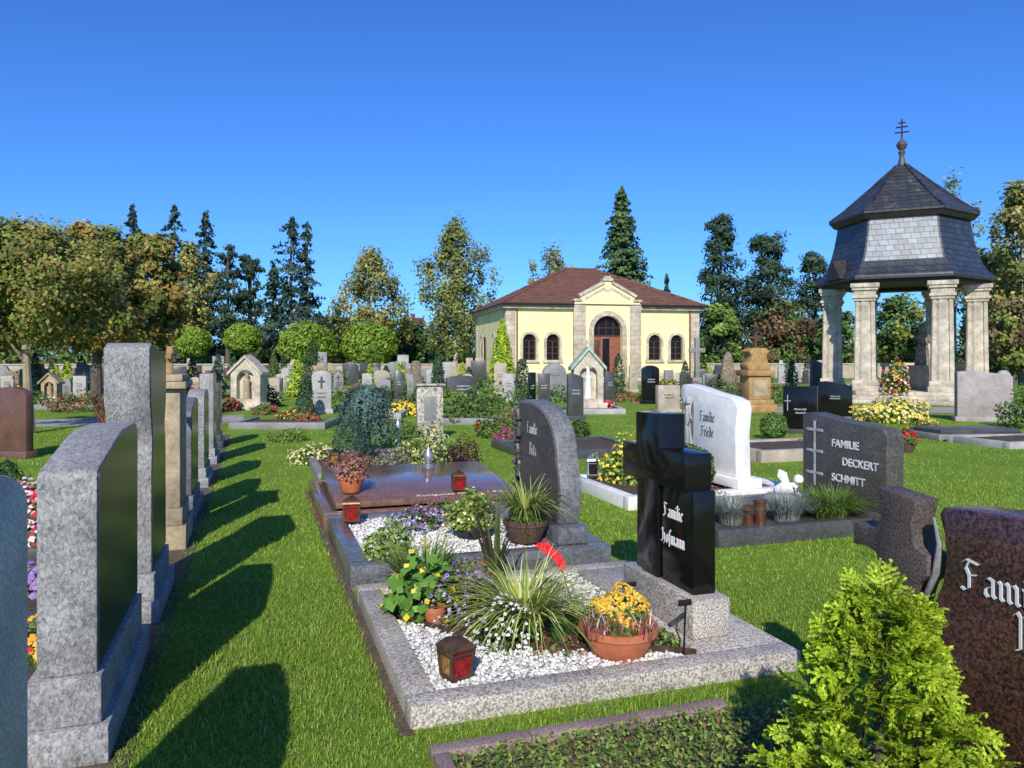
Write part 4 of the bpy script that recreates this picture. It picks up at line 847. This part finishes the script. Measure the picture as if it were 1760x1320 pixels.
# ================= pavilion
PY=29.0; pv=empty('pavilion',(at(1550,PY).x,PY,0),R(-26),'open hexagonal stone pavilion with bell shaped slate roof','pavilion')
def hexp(r,z,off=0): return [(r*math.cos(R(60*i+off)),r*math.sin(R(60*i+off)),z) for i in range(6)]
m=MB()
for r,za,zb in((3.5,0,.14),(3.25,.141,.28),(3.0,.281,.42)): m.rings([hexp(r,za),hexp(r,zb)])
m.build('steps','paleston',pv,.015)
RC=2.42
def pier(ang):
    x,y=RC*math.cos(R(ang)),RC*math.sin(R(ang))
    b=MB(); b.box(-.46,.46,-.46,.46,.421,.62).box(-.42,.42,-.42,.42,.621,.80); o=b.build('column','paleston',pv,.02,(x,y,0),0)
    pts=[]
    for k in range(4):
        a0=k*math.pi/2
        for tt in(-.9,-.62,-.55,-.32,-.25,-.05,.05,.25,.32,.55,.62,.9):
            dd=1.0 if abs(tt) in(.9,.62,.32,.25,.05) else .86
            pts.append((.36*(dd*math.cos(a0)-tt*math.sin(a0)),.36*(dd*math.sin(a0)+tt*math.cos(a0))))
    MB().prismz(pts,.80,3.62,.88).build('shaft','paleston',o,0,None,0,25)
    MB().box(-.36,.36,-.36,.36,3.621,3.72).box(-.41,.41,-.41,.41,3.721,3.82).box(-.36,.36,-.36,.36,3.821,4.0).box(-.42,.42,-.42,.42,4.001,4.10).box(-.47,.47,-.47,.47,4.101,4.25).build('capital','paleston',o,.015)
for i in range(6): pier(60*i)
m=MB(); m.rings([hexp(2.78,4.251),hexp(2.78,4.5),hexp(2.0,4.5),hexp(2.0,4.251),hexp(2.78,4.251)],False); m.build('beam_ring','darkwood',pv)
m=MB(); m.poly(hexp(2.77,4.497)); m.build('ceiling','wood',pv)
prof_=[(3.04,4.44),(3.02,4.52),(2.78,4.76),(2.60,5.06),(2.46,5.45),(2.35,5.9),(2.26,6.4),(2.22,6.75)]
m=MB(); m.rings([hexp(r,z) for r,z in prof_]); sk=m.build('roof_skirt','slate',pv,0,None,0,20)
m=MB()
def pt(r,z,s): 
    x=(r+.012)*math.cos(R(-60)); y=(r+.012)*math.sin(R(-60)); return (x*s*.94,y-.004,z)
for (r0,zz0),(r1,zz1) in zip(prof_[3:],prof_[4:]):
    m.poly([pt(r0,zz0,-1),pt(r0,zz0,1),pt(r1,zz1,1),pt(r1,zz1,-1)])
o=m.build('slate_glare_panel','slateglare',sk)  # sun glare on the camera-facing roof side, painted as a lighter slate overlay
m=MB(); m.rings([hexp(2.54,6.78),hexp(2.54,6.86),hexp(2.0,7.25),hexp(1.1,8.02),hexp(.18,8.85)]); o=m.build('upper_roof','slateup',pv,0,None,0,20)
m=MB()
for i in range(6):
    a=R(60*i); m.tube([(2.54*math.cos(a),2.54*math.sin(a),6.88),(2.0*math.cos(a),2.0*math.sin(a),7.27),(1.1*math.cos(a),1.1*math.sin(a),8.04),(.18*math.cos(a),.18*math.sin(a),8.87)],.045,6)
m.build('hip_ridge','slate',o)
m=MB(); m.rings([hexp(2.36,6.6),hexp(2.51,6.775)]); m.build('eave_moulding','darkwood',pv)
m=MB(); m.rings([hexp(3.06,4.38),hexp(3.06,4.46)]); m.build('eave_board','darkwood',pv)
a=R(210); c=Vector((math.cos(a),math.sin(a),0)); s=Vector((-math.sin(a),math.cos(a),0)); p0=c*2.70; q=c*2.0; up=Vector((0,0,1)); m=MB()
m.hexa([p0-s*.6+up*4.5,p0+s*.6+up*4.5,p0+up*5.2],[q-s*.6+up*4.7,q+s*.6+up*4.7,q+up*5.3]); m.build('dormer','darkwood',pv)
fi=MB(); fi.lathe([(.2,8.8),(.12,9.0),(.08,9.2),(.13,9.35),(.08,9.42),(.15,9.5),(.2,9.62),(.15,9.74),(.05,9.82),(.03,9.88)],14); fo=fi.build('finial','midgrey',pv)
MB().tube([(0,0,9.85),(0,0,10.6)],.03,6).tube([(-.24,0,10.1),(.24,0,10.1)],.026,6).tube([(-.21,0,10.3),(.21,0,10.3)],.026,6).tube([(-.13,0,10.46),(.13,0,10.46)],.024,6).build('cross','iron',fo)
for i in(0,1):
    a0,a1=R(60*i),R(60*(i+1)); p0=Vector((RC*math.cos(a0),RC*math.sin(a0),0)); p1=Vector((RC*math.cos(a1),RC*math.sin(a1),0)); d=(p1-p0)
    m=MB(); q0,q1=p0+d*.19,p0+d*.81; n=Vector((-d.y,d.x,0)).normalized()*.14
    c4=[q0-n,q1-n,q1+n,q0+n]
    for za,zb in((.421,.56),(1.25,1.4)): m.hexa([(p.x,p.y,za) for p in c4],[(p.x,p.y,zb) for p in c4])
    o=m.build('balustrade','paleston',pv,.01)
    for k in range(6):
        c=q0+(q1-q0)*((k+.5)/6); MB().lathe([(.07,.56),(.055,.65),(.1,.85),(.05,1.1),(.08,1.25)],10,(c.x,c.y,0)).build('baluster','paleston',o)
e=empty('statue',(at(1580,PY).x,PY-.2,.42),0,'weathered stone statue standing inside the pavilion','statue')
MB().box(-.4,.4,-.4,.4,0,.9).build('pedestal','sand',e,.03)
MB().rings([[(a*math.cos(2*math.pi*k/14),b*math.sin(2*math.pi*k/14)+oy,z) for k in range(14)] for a,b,oy,z in((.27,.24,0,.9),(.24,.2,0,1.3),(.19,.15,-.02,1.7),(.23,.15,0,1.95),(.24,.14,0,2.05),(.09,.09,0,2.15),(.08,.09,-.02,2.2),(.11,.12,-.02,2.28),(.1,.12,-.02,2.38),(.03,.04,0,2.45))]).tube([(-.23,0,2.02),(-.3,-.05,1.75),(-.1,-.22,1.68)],[.07,.06,.05],8).tube([(.23,0,2.02),(.3,-.05,1.75),(.05,-.22,1.72)],[.07,.06,.05],8).build('figure','brown',e)
mound('wreath_flowers','yellow and red flower arrangement on pavilion steps','flowers',at(1540,PY-2.3,.42),.45,1.0,GM,700,.06,(YF+RF+WF,220,.045))

# ================= wall, clipped trees, houses
def wall(label,pa,pb,h):
    d=pb-pa; e=empty('boundary_wall',pa,math.atan2(d.y,d.x),label,'wall'); L=d.length
    MB().box(0,L,0,.35,0,h).build('masonry','beige',e,.0); MB().box(-.05,L+.05,-.07,.42,h+.001,h+.12).build('coping','ltgrey',e,.02)
wall('long pale cemetery wall at the left behind the graves',at(-250,60),at(815,64),1.0)
wall('pale cemetery wall right of the chapel',at(1215,62),at(2050,58),1.05)
CLIP=[(.15,.24,.022),(.19,.29,.03),(.23,.34,.04)]
for x,yt,r,lb in((331,562,31,'leftmost clipped dome tree above the wall'),(416,556,31,'second clipped dome tree from the left'),(527,553,49,'broad clipped dome tree left of the fourth'),(633,554,47,'broad clipped dome tree nearest the chapel')):
    Y=66; k=Y/F; ball('clipped_tree',lb,at(x,Y),r*k,CLIP,4200,.14,.86,zat(yt,Y)-r*k*.86,'tree',.2)
for x0,x1,yr,ye,lb in((545,612,545,557,'distant house with red roof left of the yellow birch'),(692,728,546,560,'distant house with red roof left of the tall birch')):
    Y=120; k=Y/F; e=empty('house',at((x0+x1)/2,Y),R(12),lb,'house'); w=(x1-x0)*k/2; zr,ze=zat(yr,Y),zat(ye,Y)
    MB().box(-w+.4,w-.4,-4,4,0,ze).build('wall','housewall',e); MB().hexa([(-w,-4.6,ze-.2),(-w,4.6,ze-.2),(-w,0,zr)],[(w,-4.6,ze-.2),(w,4.6,ze-.2),(w,0,zr)]).build('roof','roofred',e)
    MB().box(-.3,.3,-.3,.3,zr-.5,zr+.6).build('chimney','roofred',e)
    for q in(-.5,.0,.5): MB().box(w*q-.5,w*q+.5,-4.03,-4.001,ze-2.2,ze-.8).build('window','glass',e)

# ================= trees
def trunk(e,h,r,mat,limbs,lean=.3):
    m=MB(); top=Vector((random.uniform(-lean,lean),random.uniform(-lean,lean),h)); m.tube([(0,0,-.1),(top.x*.25,top.y*.25,h*.4),tuple(top)],[r*1.15,r*.75,r*.2],8)
    for c in limbs:
        c=Vector(c); s=random.uniform(.35,.75); st=Vector((top.x*.4*s,top.y*.4*s,min(h*s,c.z*.85))); mid=(st+c)/2+Vector((0,0,-.03*h)); m.tube([tuple(st),tuple(mid),tuple(c)],[r*.4,r*.25,r*.08],5)
    return m.build('trunk',mat,e)
def decid(name,label,loc,h,r,zb,pal,nc=60,per=70,leaf=.2,tr=.2,bark='bark',kind='round',alt=None,group=None,q=.30):
    e=empty(name,loc,random.uniform(0,.5),label,'tree',group); bz=1.5 if kind=='birch' else .8
    cr=r*q; C=[]; cz=min(cr*bz,(h-zb)*.3); ph=random.uniform(0,6.28); ph2=random.uniform(0,6.28)
    for _ in range(nc):
        t=random.random()
        if kind=='birch': pf=math.sin(math.pi*min(1,(t*.93+.07))**.8)**.6
        else: pf=math.sin(math.pi*(.14+.80*t))**.55
        a=random.uniform(0,6.283); lob=1+(.24 if kind=='birch' else .12)*math.sin(a*2+ph+t*7)+(.16 if kind=='birch' else .08)*math.sin(a*3+ph2-t*13)
        qq=math.sqrt(random.uniform(.05,1))*max(0,pf*lob*r*random.uniform(.85,1.1)-cr*.55); C.append((qq*math.cos(a),qq*math.sin(a),zb+cz*.7+(h-zb-cz*1.6)*t))
    C=np.array(C); dd=unit(rng.normal(size=(nc*per,3)))*(rng.random((nc*per,1))**.45)*rng.uniform(.7,1.35,(nc*per,1))
    P=np.repeat(C,per,axis=0)+dd*np.array([cr,cr,cr*bz])*np.repeat(rng.uniform(.6,1.2,(nc,1)),per,axis=0)
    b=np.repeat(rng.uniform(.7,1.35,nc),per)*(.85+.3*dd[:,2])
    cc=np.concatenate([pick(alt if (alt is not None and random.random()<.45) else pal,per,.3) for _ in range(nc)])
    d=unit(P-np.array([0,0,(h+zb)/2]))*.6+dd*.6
    LC().leaves(P,leaf,cc,d+np.array([0,-.25,.25]),.8,.65,b).build('crown',e)
    trunk(e,h*.85,tr,bark,C[rng.integers(0,nc,14)]); return e
def spruce(name,label,loc,h,r,zb,pal,nw=30,leaf=.2,tr=.22,group=None,gap=.12,p=.85,droop=.4,den=1.25,irr=.28):
    e=empty(name,loc,0,label,'tree',group); V=LC(); ph=random.uniform(0,6.28)
    for k in range(nw*7):
        t=random.random()**1.15; z=zb+(h-zb)*t
        if random.random()<gap: continue
        a=random.uniform(0,6.283); rr=(r*(1-t)**p*(1+irr*.5*math.sin(t*17+ph+math.sin(a)*1.5))+.12)*random.uniform(1-irr*1.6,1+irr*.6); n=int((10+26*rr/r)*den); s=rng.uniform(.08,1,n)**.8
        wdt=.2*rr*(1-s*.6)*rng.normal(size=n)
        P=np.stack([math.cos(a)*rr*s-math.sin(a)*wdt,math.sin(a)*rr*s+math.cos(a)*wdt,z-droop*rr*s**1.3+.14*rr*s**4+rng.normal(0,.1,n)],1)
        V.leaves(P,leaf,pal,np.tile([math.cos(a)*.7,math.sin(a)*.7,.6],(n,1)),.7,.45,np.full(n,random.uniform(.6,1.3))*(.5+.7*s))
    P=np.stack([rng.normal(0,.1,60),rng.normal(0,.1,60),h-rng.random(60)*1.6],1); V.leaves(P,leaf*.8,pal)
    V.build('crown',e); trunk(e,h*.97,tr,'bark',[],.05); return e
def pine(name,label,loc,h,r,zb,pal,npad=34,leaf=.22,tr=.25,group=None):
    e=empty(name,loc,0,label,'tree',group); V=LC(); lim=[]; ph=random.uniform(0,6.28)
    for k in range(npad):
        t=random.random()**.9; z=zb+(h-zb)*t*.97; a=random.uniform(0,6.283); env=r*min(1,(t+.3)*2.2)*(1-t*.88)**.58*(1+.16*math.sin(a*2+t*9+ph)); rr=env*math.sqrt(random.uniform(.02,1)); c=np.array([rr*math.cos(a),rr*math.sin(a),z]); lim.append(c)
        n=75; q=r*.30*random.uniform(.7,1.3)*(1-.4*t); dd=unit(rng.normal(size=(n,3)))*(rng.random((n,1))**.5)*rng.uniform(.7,1.4,(n,1)); P=c+dd*np.array([q*1.2,q*1.2,q*.75])
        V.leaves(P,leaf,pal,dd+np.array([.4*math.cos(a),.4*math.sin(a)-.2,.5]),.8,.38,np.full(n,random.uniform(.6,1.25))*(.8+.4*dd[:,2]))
    V.build('crown',e); trunk(e,h*.95,tr,'bark',[lim[i] for i in rng.integers(0,npad,14)],.15); return e
AUT=[(.40,.25,.065),(.43,.30,.075),(.31,.26,.06),(.24,.26,.055),(.34,.20,.055)]
AUT2=[(.23,.265,.052),(.20,.24,.048),(.28,.285,.065),(.155,.205,.04)]
BIR=[(.23,.26,.07),(.28,.30,.09),(.19,.225,.06)]
BIRY=[(.42,.335,.09),(.35,.295,.085),(.26,.265,.07)]
SPR=[(.045,.08,.058),(.065,.102,.072),(.08,.125,.09)]
SPRG=[(.07,.125,.04),(.09,.155,.05),(.11,.18,.058)]
PIN=[(.047,.088,.048),(.066,.112,.06),(.085,.135,.07)]
MAP=AUT+AUT2
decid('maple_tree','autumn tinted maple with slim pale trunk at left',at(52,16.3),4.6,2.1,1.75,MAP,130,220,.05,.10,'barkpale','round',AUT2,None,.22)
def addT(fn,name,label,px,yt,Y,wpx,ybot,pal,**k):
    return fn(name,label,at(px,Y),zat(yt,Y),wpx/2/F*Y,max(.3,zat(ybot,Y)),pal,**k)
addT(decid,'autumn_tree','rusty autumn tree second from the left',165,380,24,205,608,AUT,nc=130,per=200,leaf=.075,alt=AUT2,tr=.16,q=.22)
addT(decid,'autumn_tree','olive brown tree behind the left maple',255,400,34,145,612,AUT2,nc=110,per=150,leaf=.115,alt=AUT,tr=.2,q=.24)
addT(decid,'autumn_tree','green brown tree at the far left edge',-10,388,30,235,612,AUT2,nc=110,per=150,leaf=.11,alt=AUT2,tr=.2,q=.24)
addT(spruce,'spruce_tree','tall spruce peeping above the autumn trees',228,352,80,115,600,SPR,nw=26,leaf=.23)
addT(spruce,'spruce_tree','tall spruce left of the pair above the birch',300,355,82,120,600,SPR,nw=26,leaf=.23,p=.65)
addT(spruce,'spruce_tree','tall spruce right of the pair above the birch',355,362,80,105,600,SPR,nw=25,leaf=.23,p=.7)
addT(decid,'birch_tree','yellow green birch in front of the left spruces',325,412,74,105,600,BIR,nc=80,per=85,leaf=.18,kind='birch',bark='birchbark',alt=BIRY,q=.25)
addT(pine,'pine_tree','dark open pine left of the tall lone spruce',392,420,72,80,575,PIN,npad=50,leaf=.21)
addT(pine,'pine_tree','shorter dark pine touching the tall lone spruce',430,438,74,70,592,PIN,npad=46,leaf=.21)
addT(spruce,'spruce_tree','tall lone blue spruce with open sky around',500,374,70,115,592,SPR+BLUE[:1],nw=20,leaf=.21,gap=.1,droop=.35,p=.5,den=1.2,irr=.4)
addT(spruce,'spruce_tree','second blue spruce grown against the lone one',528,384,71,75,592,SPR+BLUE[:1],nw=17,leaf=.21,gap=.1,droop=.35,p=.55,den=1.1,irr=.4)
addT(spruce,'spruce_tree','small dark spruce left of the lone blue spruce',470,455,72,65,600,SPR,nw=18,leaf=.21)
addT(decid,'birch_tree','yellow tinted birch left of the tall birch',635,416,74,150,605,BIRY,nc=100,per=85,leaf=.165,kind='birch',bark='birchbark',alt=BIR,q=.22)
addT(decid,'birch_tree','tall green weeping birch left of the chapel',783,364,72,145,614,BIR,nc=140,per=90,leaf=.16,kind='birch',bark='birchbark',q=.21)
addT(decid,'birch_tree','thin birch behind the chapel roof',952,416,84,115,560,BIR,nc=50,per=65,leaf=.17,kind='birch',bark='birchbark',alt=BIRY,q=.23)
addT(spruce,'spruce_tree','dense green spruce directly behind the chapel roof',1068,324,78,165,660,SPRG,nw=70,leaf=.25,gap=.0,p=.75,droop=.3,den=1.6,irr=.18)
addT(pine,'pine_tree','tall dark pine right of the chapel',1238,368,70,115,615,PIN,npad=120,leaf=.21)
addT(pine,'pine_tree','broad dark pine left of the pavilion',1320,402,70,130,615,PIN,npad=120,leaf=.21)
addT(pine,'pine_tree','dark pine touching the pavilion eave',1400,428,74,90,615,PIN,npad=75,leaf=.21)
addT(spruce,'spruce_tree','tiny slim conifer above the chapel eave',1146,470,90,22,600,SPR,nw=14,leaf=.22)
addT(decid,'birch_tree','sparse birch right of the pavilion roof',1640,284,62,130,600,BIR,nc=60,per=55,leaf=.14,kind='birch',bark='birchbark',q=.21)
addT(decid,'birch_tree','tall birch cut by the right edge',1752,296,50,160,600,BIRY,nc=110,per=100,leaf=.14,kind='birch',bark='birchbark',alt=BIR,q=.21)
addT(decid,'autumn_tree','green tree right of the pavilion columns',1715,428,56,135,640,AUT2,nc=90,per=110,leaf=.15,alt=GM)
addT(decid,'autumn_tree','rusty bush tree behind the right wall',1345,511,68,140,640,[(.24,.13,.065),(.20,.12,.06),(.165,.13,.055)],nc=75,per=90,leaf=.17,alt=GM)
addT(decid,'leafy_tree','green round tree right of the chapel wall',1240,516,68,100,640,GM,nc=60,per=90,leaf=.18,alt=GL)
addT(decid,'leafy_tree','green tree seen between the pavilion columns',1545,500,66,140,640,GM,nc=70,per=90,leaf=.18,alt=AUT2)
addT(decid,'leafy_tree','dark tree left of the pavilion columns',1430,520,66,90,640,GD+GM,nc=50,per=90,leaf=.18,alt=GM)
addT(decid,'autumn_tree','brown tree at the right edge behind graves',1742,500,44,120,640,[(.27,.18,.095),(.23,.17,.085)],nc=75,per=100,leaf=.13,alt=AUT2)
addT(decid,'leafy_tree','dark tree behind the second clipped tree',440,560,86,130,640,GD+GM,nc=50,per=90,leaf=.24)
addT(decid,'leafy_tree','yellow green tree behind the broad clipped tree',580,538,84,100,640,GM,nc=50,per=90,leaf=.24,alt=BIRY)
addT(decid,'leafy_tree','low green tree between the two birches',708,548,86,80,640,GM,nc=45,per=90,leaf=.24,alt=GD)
n=26000; px=rng.uniform(-300,2060,n); Yd=rng.uniform(88,104,n); X=(px-CX)/F*Yd
hh=(3.6+1.4*np.sin(X*.21)+1.0*np.sin(X*.53+1)+.7*np.sin(X*1.3))*np.where((px>250)&(px<740),1.05,1.15); z=rng.random(n)**.8*np.clip(hh,2.2,8)
cl=.9+.4*np.sin(X*.9)*np.sin(z*1.3+X*.3)
tag(LC().leaves(np.stack([X,Yd,z],1),.32,GD+GM+AUT2+[(.22,.125,.055)],np.tile([0,-1,.6],(n,1)),.9,.7,cl).build('background_wood'),'dark band of distant trees and bushes behind the cemetery','woodland',None,'stuff')

# ================= lawn blades
def blades(n,Yr,h,w):
    Y=np.sqrt(rng.uniform(Yr[0]**2,Yr[1]**2,n)); X=rng.uniform(-.70,.70,n)*Y
    u=cu*X+su*Y; v=-su*X+cu*Y; ok=np.ones(n,bool)
    for a,b,c,d in EX: ok&=~((u>a)&(u<b)&(v>c)&(v<d))
    ok&=~((v>20.2)&(v<22.9)&(u<-.2))
    ok&=~((u>.73)&(u<2.5)&(v<2.98)&(rng.random(n)<.75))
    X,Y=X[ok],Y[ok]; m=len(X); a=rng.uniform(0,6.283,m); D=np.stack([np.cos(a),np.sin(a)],1)
    patch=.9+.3*np.sin(X*2.3+Y*1.1)*np.sin(Y*1.7-X)
    return np.stack([X,Y,np.zeros(m)],1),D,h*rng.uniform(.5,1.3,m)*patch,w
L=LC(); GP=[(.20,.335,.028),(.245,.395,.036),(.30,.455,.052),(.15,.255,.022),(.41,.45,.13)]
for n,Yr,h,w in((135000,(2.6,5.5),.042,.0021),(130000,(5.5,10),.042,.0034),(70000,(10,20),.04,.006)):
    B,D,l,w=blades(n,Yr,h,w); L.blades(B,D,l,w,GP,rng.uniform(.4,1.1,len(B)),1 if Yr[0]>5 else 2,.35)
tag(L.build('grass',None,'blade'),'short mown green grass of the aisles and lawn','grass',None,'stuff')

# ================= camera, light, world
sc=bpy.context.scene
cam=bpy.data.cameras.new('camera'); co=bpy.data.objects.new('camera',cam); col.objects.link(co); co.location=(0,0,H); co.rotation_euler=(math.pi/2,0,0)
cam.sensor_width=36; cam.lens=36*F/1760; cam.shift_y=-45/1760; cam.clip_end=2000; cam.clip_start=.05; sc.camera=co
EL=R(33); d=Vector((.061*math.cos(EL),.998*math.cos(EL),-math.sin(EL)))
s=bpy.data.lights.new('sun','SUN'); s.energy=5.0; s.angle=R(.5); s.color=(1,.94,.83); so=bpy.data.objects.new('sun',s); col.objects.link(so); so.rotation_euler=d.to_track_quat('-Z','Y').to_euler()
w=bpy.data.worlds.new('World'); sc.world=w; w.use_nodes=True; nt=w.node_tree; bg=nt.nodes['Background']
sk=nt.nodes.new('ShaderNodeTexSky'); sk.sky_type='NISHITA'; sk.sun_disc=False; sk.sun_elevation=EL; sk.sun_rotation=math.pi+.061; sk.air_density=1.0; sk.dust_density=.5; sk.ozone_density=3.0
gm=nt.nodes.new('ShaderNodeGamma'); gm.inputs[1].default_value=1.08; nt.links.new(sk.outputs[0],gm.inputs[0])
c=mix(nt,1.0,gm.outputs[0],(.34,.70,1.28)); nt.links.new(c,bg.inputs[0]); bg.inputs[1].default_value=.12
sc.view_settings.view_transform='Standard'; sc.view_settings.look='None'; sc.view_settings.exposure=0
